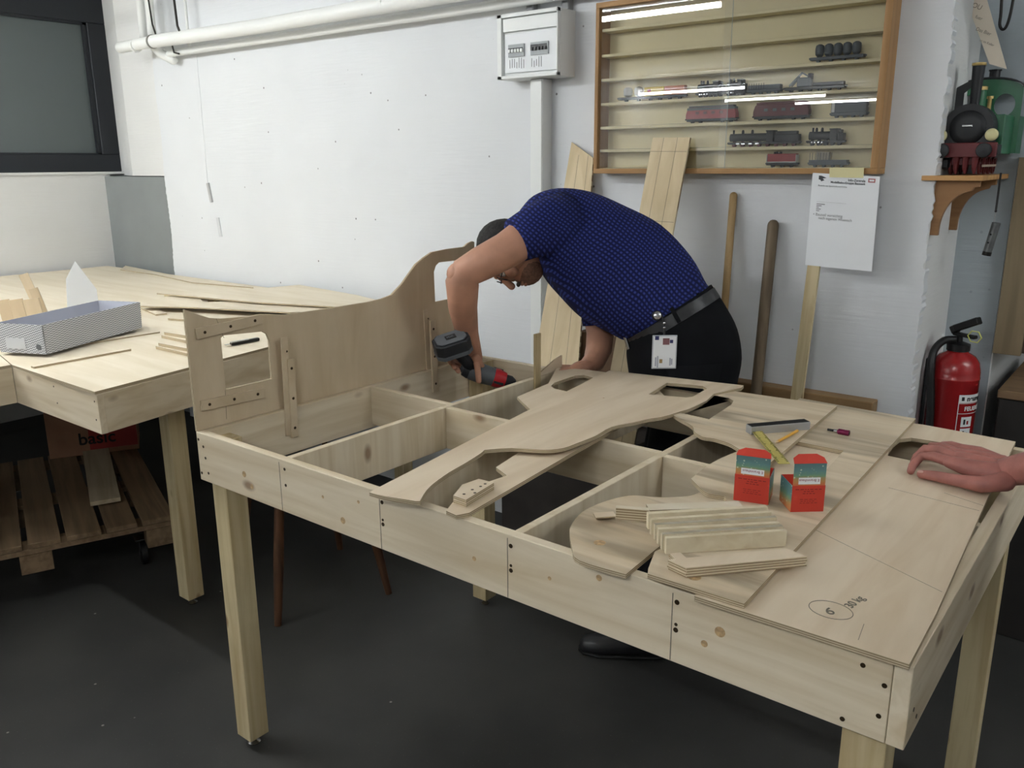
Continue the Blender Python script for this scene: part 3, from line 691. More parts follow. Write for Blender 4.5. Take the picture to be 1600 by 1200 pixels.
# sheet at the right end (bottom layer)
pE, _ = sheet('plywood_sheet', 'pale plywood sheet under the hand, pencilled with a circled 6', 'plywood', [(1085, 931), (1421, 1038), (1463, 958), (1544, 776), (1587, 690), (1440, 663), (1262, 640), (1180, 715), (1160, 752), (1185, 775)], TZ + T9 + .0006, T9, [PLY, EDGE],
      holes=[[(1387, 712), (1389, 704), (1396, 694), (1406, 686), (1424, 684), (1510, 697), (1490, 726), (1420, 719)]])
zE = TZ + T9 + .0006
for a, b in (((1262, 822), (1472, 925)), ((1388, 762), (1530, 798)), ((1475, 770), (1536, 790)), ((1350, 975), (1341, 1000))):
    mesh('pencil_line', beam(onz(*a, zE), onz(*b, zE), .0008, .0004)[0], PENC, pE)
cc = onz(1298, 953, zE)
mesh('pencil_circle', tube([cc + V((.032 * math.cos(a), .026 * math.sin(a), .0001)) for a in [math.pi * 2 * i / 28 for i in range(29)]], .0006, 5), PENC, pE)
text('pencil_number', '6', onz(1292, 960, zE), (.80, .60, 0), (-.60, .80, 0), .028, PENC, pE)
text('pencil_number', '30 kg', onz(1331, 951, zE), (.15, .99, 0), (-.99, .15, 0), .020, PENC, pE)
# round-ended piece at the front
pD, _ = sheet('plywood_shape', 'rounded plywood piece under the left end of the batten pile, with a dark knot', 'plywood', [(890, 832), (893, 820), (906, 803), (928, 790), (960, 779), (990, 774), (1030, 777), (1076, 775), (1102, 768), (1140, 772), (1150, 812), (1031, 853), (978, 897), (905, 875), (894, 855)], TZ + T9 + .0006, T9, [POP, EDGE], curve=(9, 10, 11, 12))
# wavy sheet F under the boxes
zF = TZ + 2 * T9 + .0014
pF, _ = sheet('plywood_shape', 'large wavy plywood piece with a window opening, under the two red boxes', 'plywood', [(1431, 654), (1163, 943), (1012, 896), (1013, 888), (1023, 862), (1074, 835), (1125, 802), (1135, 778), (1118, 773), (1101, 768), (1080, 748), (1098, 733), (1124, 717), (1165, 700), (1200, 660), (1250, 622)], zF, T9, [POP, EDGE],
      holes=[[(1236, 688), (1318, 704), (1285, 741), (1203, 756), (1168, 736)]], curve=(0, 1, 2, 3, 4, 5, 6, 10, 13, 14, 15), k=3)
zC = zF + T9 + .0006
pC, _ = sheet('plywood_shape', 'wavy plywood piece carrying the angle square, with a cut-out behind', 'plywood', [(1146, 611), (1308, 634), (1228, 702), (1200, 726), (1172, 712), (1154, 701), (1138, 692), (1115, 685), (1097, 682), (1085, 674), (1082, 666), (1063, 655), (1049, 647), (1080, 625)], zC, T9, [POP, EDGE],
      holes=[[(1059, 644), (1107, 616), (1139, 622), (1146, 626), (1143, 632), (1108, 655)]], curve=(0, 1, 2, 3, 12, 13), k=3)
zB = TZ + T9 + .0006
pB, _ = sheet('plywood_shape', 'plywood piece with a long window opening, lying beneath the big wavy sheet', 'plywood', [(870, 574), (920, 578), (1010, 590), (1040, 620), (945, 679), (900, 704), (733, 801), (713, 805), (697, 798), (712, 779), (765, 752), (792, 743), (775, 730), (812, 706), (850, 672), (828, 639), (817, 629), (808, 620), (857, 599)], zB, T9, [PLY, EDGE],
      holes=[[(861, 603), (866, 598), (898, 587), (912, 586), (927, 590), (887, 612), (866, 607)]])
pA, ptA = sheet('plywood_shape', 'big pale wavy plywood sheet with a square window hole, topmost across the frame', 'plywood', [(577, 769), (827, 640), (952, 579), (1162, 602), (1158, 606), (1116, 615), (1104, 626), (1078, 638), (1062, 643), (1036, 651), (1012, 655), (990, 660), (955, 667), (930, 681), (902, 692), (880, 700), (850, 703), (800, 700), (757, 703), (750, 709), (728, 723), (702, 738), (678, 755), (665, 768), (656, 783), (650, 783), (600, 775)], 0, T9, [PLY, EDGE],
      holes=[[(1013, 616), (1042, 598), (1098, 603), (1105, 607), (1082, 620), (1072, 621)]],
      loc3=((.55, .1, zB + T9 + .001), (1.2, 1.1, zC + T9 + .003), (.45, 1.1, zB + T9 + .004)), curve=(0, 1, 2, 3, 4, 5, 6, 18, 24, 25), k=3)
# knots and marks
for p, o in (((937, 848), pD), ((1085, 902), pF), ((1055, 870), pF)):
    c = onz(*p, zB if o is pD else zF); mesh('knot', lathe((c.x, c.y, c.z - .0005), [(.011, 0), (.011, .0007), (.004, .0010)], 14), KN, o)
c = ptA((943, 622)); mesh('knot', lathe(c, [(.003, -.0002), (.003, .0005)], 8), KN, pA)

# two-layer block with drilled holes
t = thing('drilled_block', 'small two-layer plywood block with five drilled holes on the front plank', 'wood block', onz(738, 770, zB))
pts = [onz(*p, zB + .0175) for p in ((708, 774), (722, 757), (748, 748), (772, 754), (728, 781))]
down = V((0, 0, -.0082))
for k in (0, 1): mesh('plywood_layer', prism([p - V((0, 0, .0087 * k)) for p in pts], down), [PLY, EDGE], t, bev=.0005)
for p in ((725, 772), (738, 765), (751, 760), (742, 770), (758, 756)):
    c = onz(*p, zB + .0176); mesh('hole', lathe(c, [(.0032, -.0004), (.0032, .0002)], 12), SCREW, t)

# ------------------------------------------------------------------ battens piled on the front
def slat(label, a, b, h, w, ztop, mats=None, name='wood_strip', group='cut plywood strips piled at the front'):
    """strip whose near top edge runs a->b (photo points at height ztop)"""
    p, q = onz(*a, ztop), onz(*b, ztop); d = (q - p).normalized(); n_ = V((-d.y, d.x, 0))
    poly = [p, q, q + n_ * w, p + n_ * w]
    g = prism(poly, (0, 0, -h)); return prop(mesh(name, g, mats or [PLY, EDGE], bev=.0006), label, 'wood strip', group)
zb = zF + .0004
st = [((1013, 803), (1200, 792)), ((1018, 812), (1206, 800)), ((1024, 820), (1214, 808)), ((1029, 827), (1219, 817)), ((1035, 835), (1224, 822)), ((1041, 841), (1230, 829))]
names = ['farthest', 'second farthest', 'third farthest', 'third nearest', 'second nearest', 'nearest']
SL = [wood('strip_wood_pale', (220, 208, 180), (204, 188, 156), 'X', fine=40), wood('strip_wood_grey', (178, 170, 150), (158, 148, 126), 'X', fine=60)]
for i, (a, b) in enumerate(st):
    m_ = SL[i % 2 if i < 5 else 0]
    slat('plywood strip on edge, %s of the six standing ones' % names[i], a, b, .030, .0085 if i else .011, zb + .0305, [SL[(i + 1) % 2 if i else 0], SL[0]])
fs_ = [(1072, 887), (1262, 870)]
for k in range(4):
    dx = (0, 1, -1, 1)[k]; zt = zb + .0046 * (4 - k)
    p0 = onz(1072 + dx, 887, zb + .0186); p1 = onz(1261 + dx, 869, zb + .0186); d = (p1 - p0).normalized(); n_ = V((-d.y, d.x, 0))
    sh = (p1 - p0).length; q = [p0, p1, p1 + n_ * .034 - d * .018, p0 + n_ * .034 - d * .018]
    q = [V((v.x, v.y, zt)) for v in q]
    prop(mesh('wood_strip', prism(q, (0, 0, -.0042)), [PLY, EDGE], bev=.0004), 'flat plywood strip at the very front, %s of the pile of four' % ('topmost', 'second from the top', 'third from the top', 'lowest')[k], 'wood strip', 'cut plywood strips piled at the front')
slat('short pale offcut peeping out behind the front flat pile', (1046, 865), (1062, 880), .014, .020, zb + .015)
zl = zF + .0004
slat('long flat plywood strip behind the standing ones, with pointed right end', (1015, 797), (1162, 792), .0085, .030, zl + .016, [PLYX, EDGE])
slat('second long strip lying under the pointed one', (1020, 806), (1150, 800), .0085, .028, zl + .0075, [PLYX, EDGE])
b0 = onz(962, 817, zl); slat('square pale block standing at the left end of the strips', (962, 793), (1014, 797), .024, .012, zl + .025, [PLYX, EDGEB], 'wood_block', None)
for k in range(3): slat('thin small offcut left of the square block, %s of three' % ('top', 'middle', 'bottom')[k], (931, 808), (963, 806), .0040, .022, zB + .0128 - .0043 * k, None, 'wood_offcut', 'thin offcuts beside the square block')

# ------------------------------------------------------------------ red boxes
RED = plain('red_card', (198, 62, 46), 0.6)
def star_mat():
    m, nt, b = new_mat('starry_print'); n = nt.nodes; l = nt.links
    tc = n.new('ShaderNodeTexCoord'); sp = n.new('ShaderNodeSeparateXYZ'); l.new(tc.outputs['Generated'], sp.inputs[0])
    nz = n.new('ShaderNodeTexNoise'); nz.inputs['Scale'].default_value = 5; l.new(tc.outputs['Generated'], nz.inputs['Vector'])
    ad = n.new('ShaderNodeMath'); ad.operation = 'MULTIPLY_ADD'; ad.inputs[1].default_value = .3; l.new(nz.outputs['Fac'], ad.inputs[0]); l.new(sp.outputs['Z'], ad.inputs[2])
    cr = n.new('ShaderNodeValToRGB'); e = cr.color_ramp.elements; e[0].position = .12; e[0].color = lin(206, 110, 66); e[1].position = 1.1; e[1].color = lin(84, 120, 122)
    for p, c in ((.4, (186, 140, 84)), (.6, (110, 148, 118)), (.8, (92, 132, 132))): k = e.new(p); k.color = lin(*c)
    l.new(ad.outputs[0], cr.inputs['Fac'])
    vo = n.new('ShaderNodeTexVoronoi'); vo.inputs['Scale'].default_value = 90; l.new(tc.outputs['Object'], vo.inputs['Vector'])
    c2 = n.new('ShaderNodeValToRGB'); c2.color_ramp.elements[0].position = .10; c2.color_ramp.elements[1].position = .2
    c2.color_ramp.elements[0].color = (.8, .8, .8, 1); c2.color_ramp.elements[1].color = (0, 0, 0, 1); l.new(vo.outputs['Distance'], c2.inputs['Fac'])
    mx = n.new('ShaderNodeMixRGB'); mx.inputs[2].default_value = lin(206, 216, 190); l.new(c2.outputs['Color'], mx.inputs[0]); l.new(cr.outputs['Color'], mx.inputs[1])
    l.new(mx.outputs[0], b.inputs['Base Color']); b.inputs['Roughness'].default_value = .5; return m
STAR = star_mat()
PRT = plain('dark_print', (120, 34, 28), .7); PRM = plain('magenta_print', (140, 40, 70), .7)
def red_box(label, pl_, pr_, hpx, flap_px, lid_px, zb_, side=.062):
    """front wall bottom corners pl_, pr_ (photo), heights from photo"""
    a = onz(*pl_, zb_); b_ = onz(*pr_, zb_); d = (b_ - a).normalized(); n_ = V((-d.y, d.x, 0)); u = V((0, 0, 1)); w_ = (b_ - a).length
    dep = (a - C0).dot(FW); sc = dep / F / UP.z; h = hpx * sc; fh = flap_px * sc
    t = thing('screw_box', label, 'box', (a + b_) / 2 + n_ * side / 2, 'small red screw boxes with starry lids')
    R = Matrix((d, n_, u)).transposed(); th = .0008
    def wall(name, p, hx, hy, hz, m, par=t): return mesh(name, obox(p, R, hx, hy, hz), m, par, rot=R)
    wall('front_wall', a + d * w_ / 2 + u * h / 2, w_ / 2, th / 2, h / 2, RED)
    wall('back_wall', a + d * w_ / 2 + n_ * side + u * h / 2, w_ / 2, th / 2, h / 2, RED)
    for s in (0, 1): wall('side_wall', a + d * (w_ * s) + n_ * side / 2 + u * (h / 2), th / 2, side / 2, h / 2, STAR)
    wall('base', a + d * w_ / 2 + n_ * side / 2 + u * .0006, w_ / 2, side / 2, .0005, RED)
    for s in (0, 1): wall('inner_lining', a + d * (w_ * s + (.0012 if s == 0 else -.0012)) + n_ * side / 2 + u * (h / 2), .0003, side / 2 - .001, h / 2 - .0005, RED)
    f = wall('lid_flap', a + d * w_ / 2 + u * (h + fh / 2) + n_ * .0006, w_ / 2 - .0008, .0006, fh / 2, STAR)
    top = a + u * (h + fh); lh = lid_px * sc
    q = [top, top + d * w_, top + d * (w_ * .97) + (u * .55 + n_ * .9) * lh * .75, top + d * (w_ * .78) + (u * .7 + n_ * 1.1) * lh, top + d * (w_ * .22) + (u * .7 + n_ * 1.1) * lh, top + d * (w_ * .03) + (u * .55 + n_ * .9) * lh * .75]
    mesh('tuck_flap', prism(q, (u - n_).normalized() * .0008), [RED, RED], t)
    lc = a + d * (w_ * .50) + u * (h + fh * .22) - n_ * .0006
    lb = wall('label', lc, w_ * .33, .0003, fh * .15, PAPER)
    text('label_text', 'E Brannthaus', lc + d * (w_ * .30) - n_ * .0004 + u * fh * .08, -d, -u, .0074, PRM, lb, ext=.0001)
    rnd = random.Random(2)
    for i, (yy, wd) in enumerate(((.86, .82), (.78, .3), (.70, .36), (.48, .5), (.41, .46), (.34, .5))):
        x = .5 - wd / 2
        while x < .5 + wd / 2 - .03:
            l_ = rnd.uniform(.05, .13); wall('print_line', a + d * (w_ * (x + l_ / 2)) + u * (h * yy) - n_ * .0005, w_ * l_ / 2 * .85, .0001, .0007 if i < 3 else .0005, PRT); x += l_ + .02
red_box('open red screw box on the left, behind the batten pile', (1146, 781), (1200, 789), 42, 30, 12, zF)
red_box('open red screw box on the right, turned to show its starry side', (1235, 800), (1286, 799), 42, 35, 14, zF)

# ------------------------------------------------------------------ angle square, pencil, bit holder
t = thing('angle_square', 'carpenter square with yellow scaled blade and black aluminium stock', 'angle square', onz(1170, 668, zC))
p, q = onz(1170, 664, zC + .022), onz(1262, 656, zC + .022)
d = (q - p).normalized(); n_ = V((-d.y, d.x, 0)); Rq = Matrix((d, n_, V((0, 0, 1)))).transposed(); ln = (q - p).length
p0 = V((p.x, p.y, zC + .0005)); ctr = p0 + d * ln / 2 + V((0, 0, .010))
YS = plain('yellow_scale', (186, 172, 92), .5, noise=.05, nscale=60)
AL = plain('aluminium', (176, 178, 180), .35, .6)
mesh('stock', obox(ctr, Rq, ln / 2, .013, .010), AL, t, rot=Rq, bev=.0008)
mesh('stock_inlay', obox(ctr + V((0, 0, .0103)) , Rq, ln / 2 - .002, .0118, .0006), BLACKM, t, rot=Rq)
b0, b1 = onz(1183, 674, zC + .008), onz(1225, 724, zF + .010); bd = (b1 - b0).normalized(); Rb = frame_of(bd)
bl = mesh('blade', obox((b0 + b1) / 2 - bd * .006, Rb, (b1 - b0).length / 2 + .008, .0125, .0006), YS, t, rot=Rb)
for i in range(24):
    c = b0 + bd * (.006 + i * (b1 - b0).length / 25)
    for s in (-1, 1):
        l_ = .0070 if i % 5 == 0 else .0045
        mesh('scale_mark', obox(c + Rb @ V((0, s * (.0125 - l_ / 2), .0007)), Rb, .0009, l_ / 2, .0004), BLACKM, bl, rot=Rb)
t = thing('pencil', 'short yellow pencil lying inside the angle square', 'pencil', onz(1230, 682, zC))
a, b_ = onz(1246, 673, zC + .004), onz(1215, 690, zC + .004)
mesh('pencil_body', cyl(a, b_, .0036, 6), plain('pencil_yellow', (226, 170, 66), .35), t)
mesh('pencil_tip', tube([b_, b_ + (b_ - a).normalized() * .010], [.0034, .0006], 6), plain('pencil_wood', (214, 186, 140), .7), t)
t = thing('bit_holder', 'magenta screwdriver bit holder on the right side of the sheets', 'bit holder', onz(1310, 676, zF))
a, b_ = onz(1293, 671, zF + .006), onz(1327, 677, zF + .006); dd = (b_ - a)
mesh('hex_shank', cyl(a, a + dd * .30, .0032, 6), BLACK, t)
mesh('chrome_ring', cyl(a + dd * .30, a + dd * .48, .0038, 14), STEEL, t)
mesh('sleeve', lathe(a + dd * .46, [(.0045, 0), (.0072, .003), (.0072, .016), (.0066, .018), (.0072, .020), (.0072, dd.length * .54)], 18, dd), plain('magenta_anodised', (124, 34, 74), .3, .5), t, smooth=True, auto=40)
mesh('socket', cyl(b_, b_ + dd.normalized() * .0006, .0042, 6), BLACKM, t)
# ================================================================== finished table on the left
t2 = thing('module_table', 'finished wooden table with plywood top against the left wall', 'table', (-1.6, .9, 0))
A2 = V((-.61, .036, 0)); dr = V((-.1235, .723, 0)).normalized()      # right edge direction
B2 = A2 + dr * ((1.745 - A2.y) / dr.y)
top = [(A2.x, A2.y), (B2.x, B2.y), (-3.90, 1.745), (-3.90, .60), (-1.206, -.02 + .06)]
top = [V((x, y, TZ)) for x, y in top]
mesh('table_top', prism(top, (0, 0, -.010)), [PLYX, EDGE], t2, bev=.0006)
zt = TZ - .0105
def plank(name, p, q, n_, par, m, th=.022, h=.128):
    p, q, n_ = V(p), V(q), V(n_); g = prism([p, q, q + n_ * th, p + n_ * th], (0, 0, -h)); return mesh(name, g, [m, m], par, bev=.001)
f2 = plank('front_plank', (-1.2090, .040, zt), (A2.x + .001, .040, zt), (0, 1, 0), t2, SPR['X'])
nr = V((-dr.y, dr.x, 0)); s0 = A2 + dr * .006 + V((0, 0, zt))
s2 = plank('side_plank', (s0.x - .0005, s0.y + .020, zt), (B2.x, B2.y, zt), nr, t2, SPR['Y'])
plank('back_plank', (-3.88, 1.72, zt), (B2.x - .03, 1.72, zt), (0, 1, 0), t2, SPR['X'])
for x, z_ in ((-.628, -.035), (-.632, -.095), (-.90, -.03), (-.89, -.085)): screw((x, .040, TZ + z_), (0, -1, 0), f2, .003)
leg(-.862, .364, .066, t2, TZ - .012)
for x, y in ((-.97, 1.60), (-3.3, 1.6), (-2.4, 1.6), (-3.7, .72)): leg(x, y, .066, t2, TZ - .012)
t3 = thing('corner_table', 'second finished table joining the left table at the picture edge', 'table', (-2.2, -.5, 0))
mesh('table_top', prism([V(p + (TZ,)) for p in ((-1.2085, .037), (-3.90, .597), (-3.90, -1.3), (-1.2085, -1.3))], (0, 0, -.010)), [PLYX, EDGE], t3, bev=.0006)
plank('side_plank', (-1.2092, .0398, zt), (-1.2092, -1.3, zt), (-1, 0, 0), t3, SPR['Y'])
for x, y in ((-1.30, -1.2), (-3.8, -1.2), (-3.8, .4)): leg(x, y, .066, t3, TZ - .012)

# raised template sheets lying at the back of the left table
def sh2(label, px, z, t, mats, holes=(), name='plywood_sheet', cat='plywood', group=None): return sheet(name, label, cat, px, z, t, mats, holes, group=group)
z1_ = TZ + .030
sh2('lower of two plywood sheets propped over the left table, reaching behind the panel', [(217, 478), (258, 463), (310, 462), (545, 462), (600, 474), (520, 486), (452, 488), (300, 480)], z1_, .006, [PLYX, EDGE], holes=[[(313, 467), (318, 472), (352, 471), (375, 470), (340, 468)]])
sh2('upper pointed plywood sheet lying over the lower sheet and table edge', [(245, 458), (340, 455), (350, 453), (400, 451), (468, 445), (558, 461), (602, 472), (524, 479), (400, 472), (300, 463)], z1_ + .012, .006, [PLYX, EDGE])
sh2('long thin plywood sheet at the far back edge beside the grey panel', [(196, 415), (272, 430), (396, 449), (300, 441), (240, 428), (188, 421)], TZ + .0065, .006, [PLYX, EDGE])
# supports under the propped sheets
for i, (px, py) in enumerate(((262, 472), (330, 477), (430, 478), (520, 475))):
    c = onz(px, py - 3, TZ); prop(mesh('spacer_block', box(c.x - .03, c.x + .03, c.y, c.y + .03, TZ + .0003, z1_ - .0065), SPRD['X'], bev=.001), 'pine block propping up the plywood sheets on the left table, %s' % ('nearest the patterned tray', 'behind the offcut stack', 'behind the panel window', 'farthest right')[i], 'wood block', 'blocks propping the sheets')
# loose strips
def strip(label, a, b, w, h, z=TZ, m=None, name='wood_strip', grp='loose strips on the left table', far=None):
    p, q = onz(*a, z + h), onz(*b, z + h); d = (q - p).normalized(); n_ = V((-d.y, d.x, 0))
    if far: n_ = (onz(*far, z + h) - q).normalized(); 
    return prop(mesh(name, prism([p, q, q + n_ * w, p + n_ * w], (0, 0, -h + .0003)), m or [PLYX, EDGE], bev=.0005), label, 'wood strip', grp)
strip('narrow plywood strip in front of the patterned tray', (53, 573), (205, 545), .022, .008)
strip('strip under the right corner of the patterned tray', (130, 537), (250, 518), .03, .006)
strip('short strip poking out between tray and offcut stack', (214, 478), (243, 491), .05, .008)
# stack of short offcuts
for k, (a, b) in enumerate((((243, 541), (292, 552)), ((247, 536), (300, 546)), ((252, 524), (300, 534)), ((256, 519), (302, 526)))):
    z0 = TZ + .0125 * k; p, q = onz(*a, z0 + .012), onz(*b, z0 + .012)
    d = (q - p).normalized(); n_ = V((-d.y, d.x, 0))
    p, q = V((p.x, p.y, z0 + .0125)), V((q.x, q.y, z0 + .0125))
    prop(mesh('wood_offcut', prism([p, q, q + n_ * (.075 - .012 * k), p + n_ * (.075 - .012 * k)], (0, 0, -.012)), [PLYX, EDGEB], bev=.0006), 'short thick offcut left of the standing panel, %s of the stack of four' % ('lowest', 'second from below', 'third from below', 'topmost')[k], 'wood offcut', 'stack of short offcuts')
strip('flat offcut lying behind the offcut stack', (262, 497), (300, 500), .05, .010, TZ, None, 'wood_offcut')
# cutter knife seen through the panel's window
t = thing('utility_knife', 'dark slim utility knife on the left table, seen through the panel window', 'knife', onz(380, 532))
a, b_ = onz(352, 539, TZ + .008), onz(407, 529, TZ + .008); Rk = frame_of(b_ - a)
mesh('handle', obox((a * .45 + b_ * .55), Rk, (b_ - a).length * .40, .009, .006), BLACK, t, rot=Rk, bev=.003)
mesh('grip_plate', obox((a * .6 + b_ * .4) + V((0, 0, .005)), Rk, (b_ - a).length * .25, .007, .0025), STEEL, t, rot=Rk, bev=.001)
mesh('blade_tip', obox(a + (b_ - a) * .08, Rk, (b_ - a).length * .09, .006, .0008), STEEL, t, rot=Rk)

# ------------------------------------------------------------------ patterned cardboard tray
def weave_mat():
    m, nt, b = new_mat('woven_print'); n = nt.nodes; l = nt.links
    tc = n.new('ShaderNodeTexCoord'); sp = n.new('ShaderNodeSeparateXYZ'); l.new(tc.outputs['Object'], sp.inputs[0])
    def M(op, a, b_=None, v=None):
        x = n.new('ShaderNodeMath'); x.operation = op
        if hasattr(a, 'links'): l.new(a, x.inputs[0])
        else: x.inputs[0].default_value = a
        if b_ is not None:
            if hasattr(b_, 'links'): l.new(b_, x.inputs[1])
            else: x.inputs[1].default_value = b_
        return x.outputs[0]
    s = M('ADD', sp.outputs['X'], sp.outputs['Y'])
    u = M('MULTIPLY', M('ADD', s, sp.outputs['Z']), 2 * math.pi / .0125); v = M('MULTIPLY', M('SUBTRACT', s, sp.outputs['Z']), 2 * math.pi / .0260)
    tri = M('ABSOLUTE', M('SUBTRACT', M('FRACT', M('MULTIPLY', s, 1 / .013)), .5))
    w_ = M('SINE', M('MULTIPLY', M('ADD', M('ADD', sp.outputs['Z'], M('MULTIPLY', tri, .009)), M('MULTIPLY', s, .35)), 2 * math.pi / .0085))
    cr = n.new('ShaderNodeValToRGB'); cr.color_ramp.elements[0].position = .3; cr.color_ramp.elements[1].position = .6
    cr.color_ramp.elements[0].color = lin(122, 124, 130); cr.color_ramp.elements[1].color = lin(206, 208, 212)
    l.new(M('ADD', M('MULTIPLY', w_, .5), .5), cr.inputs['Fac']); l.new(cr.outputs['Color'], b.inputs['Base Color']); b.inputs['Roughness'].default_value = .6; return m
WEAVE = weave_mat(); INN = plain('card_inner_grey', (176, 178, 188), .8)
zT = TZ + .012
pa, pb, pl_ = onz(73, 554, zT), onz(222, 512, zT), onz(12, 541, zT)
t = thing('cardboard_tray', 'open cardboard tray with grey woven pattern holding wood offcuts', 'tray', (pa + pb) / 2)
lx = (pb - pa); ly = (pl_ - pa); ex = lx.normalized(); ey = V((-ex.y, ex.x, 0))
wl, ww, hh = lx.length, .20, .108
Rt = Matrix((ex, ey, V((0, 0, 1)))).transposed()
fl = .010                                # walls flare outwards a little
def wallq(name, p, q, pt_, qt_, nn):
    pp, qq, p2, q2 = V(p), V(q), V(pt_), V(qt_); nn = V(nn) * .003
    g = (pp, qq, q2, p2, pp + nn, qq + nn, q2 + nn, p2 + nn)
    o = mesh(name, (list(g), list(BF), [0, 1, 0, 0, 0, 0]), [WEAVE, INN], t, rot=Rt); return o
c00, c10, c11, c01 = pa, pa + ex * wl, pa + ex * wl + ey * ww, pa + ey * ww
u = V((0, 0, hh)); k_ = [c + u + ((c - (c00 + c11) / 2) * .014) for c in (c00, c10, c11, c01)]; k_ = [V((c.x, c.y, zT + hh)) for c in k_]
wallq('side_wall', c00, c10, k_[0], k_[1], ey); wallq('side_wall', c01, c11, k_[3], k_[2], -ey)
w1 = wallq('end_wall', c00, c01, k_[0], k_[3], ex); wallq('end_wall', c10, c11, k_[1], k_[2], -ex)
mesh('base', prism([c00, c10, c11, c01], (0, 0, .003)), [INN, WEAVE], t)
ll = c00 + ey * .055 - ex * .0034 + V((0, 0, .04))
mesh('label', obox(c00 + ey * .125 - ex * .0030 + V((0, 0, .036)), Rt, .0004, .042, .020), plain('label_grey', (196, 198, 202), .6), w1, rot=Rt)
mesh('round_mark', lathe(c00 + ey * .028 - ex * .0010 + V((0, 0, .026)), [(.011, -.002), (.011, .0014)], 18, -ex), plain('mark_dark', (92, 94, 98), .6), w1)
# things in the tray
def tb(label, px, base_off, w, h, th, tilt=0, name='wood_offcut', grp='offcuts standing in the patterned tray'):
    c = onz(*px, zT + .004 + h / 2); yr = V((RT.x, RT.y, 0)).normalized(); R = Matrix((yr, V((-yr.y, yr.x, 0)), V((0, 0, 1)))).transposed() @ Matrix.Rotation(tilt, 3, 'Y') @ Matrix.Rotation(base_off, 3, 'Z')
    return prop(mesh(name, obox(c, R, w / 2, th / 2, h / 2), PLYP, rot=R, bev=.0008), label, 'wood offcut', grp)
tb('tall narrow offcut leaning highest out of the patterned tray', (52, 462), .3, .038, .20, .010, -.30)
tb('second tall offcut, right beside the highest one in the tray', (63, 478), .3, .036, .155, .010, -.26)
tb('square offcut in the tray in front of the tall ones', (54, 488), .2, .062, .115, .014, -.12)
tb('square offcut in the tray, second from the left', (30, 488), .2, .052, .112, .014, -.12)
tb('square offcut in the tray at the picture edge', (10, 488), .2, .045, .108, .014, -.12)
pp = [onz(*p, zT + .004) for p in ((103, 500), (150, 490))]
def up_at(p, py):                                  # raise a floor point until it reaches photo row py
    lo, hi = p.z, p.z + .6
    for _ in range(30):
        m_ = (lo + hi) / 2; q = V((p.x, p.y, m_)) - C0; y = 600 - F * q.dot(UP) / q.dot(FW)
        if y > py: lo = m_
        else: hi = m_
    return V((p.x, p.y, lo))
d = ex
P1, P2 = onz(106, 500, zT + .005), onz(156, 492, zT + .005)
bk = V((FW.x, FW.y, 0)).normalized() * .05
q = [P1, P2, up_at(P1.lerp(P2, .92) + bk * .5, 452), up_at(P1.lerp(P2, .28) + bk, 408), up_at(P1 + bk * .65, 436)]
prop(mesh('paper_sheet', prism(q, ey * .0006), [PAPER, PAPER]), 'white pointed sheet of paper standing up in the patterned tray', 'paper')

# ------------------------------------------------------------------ pallet trolley under the left table
PAL = wood('pallet_wood', (134, 112, 86), (108, 88, 66), 'X', fine=50)
zp = .24
g0, g1 = onz(0, 860, zp), onz(272, 805, zp); e1 = (g1 - g0).normalized(); e2 = V((-e1.y, e1.x, 0))
t = thing('pallet_trolley', 'wooden pallet on castors under the left table', 'pallet', V((g1.x, g1.y, 0)) - e1 * .3 + e2 * .4)
o0 = V((g1.x, g1.y, 0)); Lp = 1.02
Rp2 = Matrix((e2, -e1, V((0, 0, 1)))).transposed()
k = 0; x = 0.0
for wd in (.12, .11, .12, .11, .12, .11, .12):
    c = o0 - e1 * (x + wd / 2) + e2 * .55 + V((0, 0, zp - .010)); mesh('deck_board', obox(c, Rp2, .55, wd / 2, .010), PAL, t, rot=Rp2, bev=.0015); x += wd + .020
for q in (.05, .55, 1.05): mesh('stringer_board', obox(o0 - e1 * .49 + e2 * q + V((0, 0, zp - .031)), Rp2, .05, .49, .010), PAL, t, rot=Rp2, bev=.001)
for a in (.055, .50, .92):
    for q in (.05, .55, 1.05): mesh('block', obox(o0 - e1 * a + e2 * q + V((0, 0, zp - .081)), Rp2, .048, .055, .039), PAL, t, rot=Rp2, bev=.002)
for a in (.115, .86):
    for q in (.14, 1.0):
        c = o0 - e1 * a + e2 * q
        b = mesh('castor', join(obox(c + V((0, 0, .116)), Rp2, .03, .03, .002), obox(c - e1 * .014 + V((0, 0, .085)), Rp2, .012, .0015, .032), obox(c + e1 * .014 + V((0, 0, .085)), Rp2, .012, .0015, .032)), STEEL, t)
        mesh('wheel', cyl(c - e1 * .011 + V((0, 0, .050)), c + e1 * .011 + V((0, 0, .050)), .050, 22), BLACK, b, smooth=True, auto=40)
CART = plain('brown_carton', (150, 110, 84), .8, noise=.06, nscale=12); CRED = plain('carton_red', (150, 50, 46), .7)
a, b_ = onz(78, 719, zp), onz(218, 702, zp); d = (b_ - a).normalized(); n_ = V((-d.y, d.x, 0)); Rc = Matrix((d, n_, V((0, 0, 1)))).transposed(); w_ = (b_ - a).length
t = thing('carton', 'brown and red carton lettered basic standing on the pallet', 'carton', (a + b_) / 2 + n_ * .12)
mesh('carton_body', obox((a + b_) / 2 + n_ * .14 + V((0, 0, .131)), Rc, w_ / 2, .13, .13), CART, t, rot=Rc, bev=.002)
mesh('red_print', obox(a + d * w_ * .72 - n_ * .0 + n_ * .0095 + V((0, 0, .14)), Rc, w_ * .27, .0006, .115), CRED, t, rot=Rc)
text('lettering', 'basic', a + d * w_ * .33 + n_ * .0085 + V((0, 0, .055)), d, (0, 0, 1), .085, plain('letter_black', (20, 18, 18), .7), t, bold=.0012)
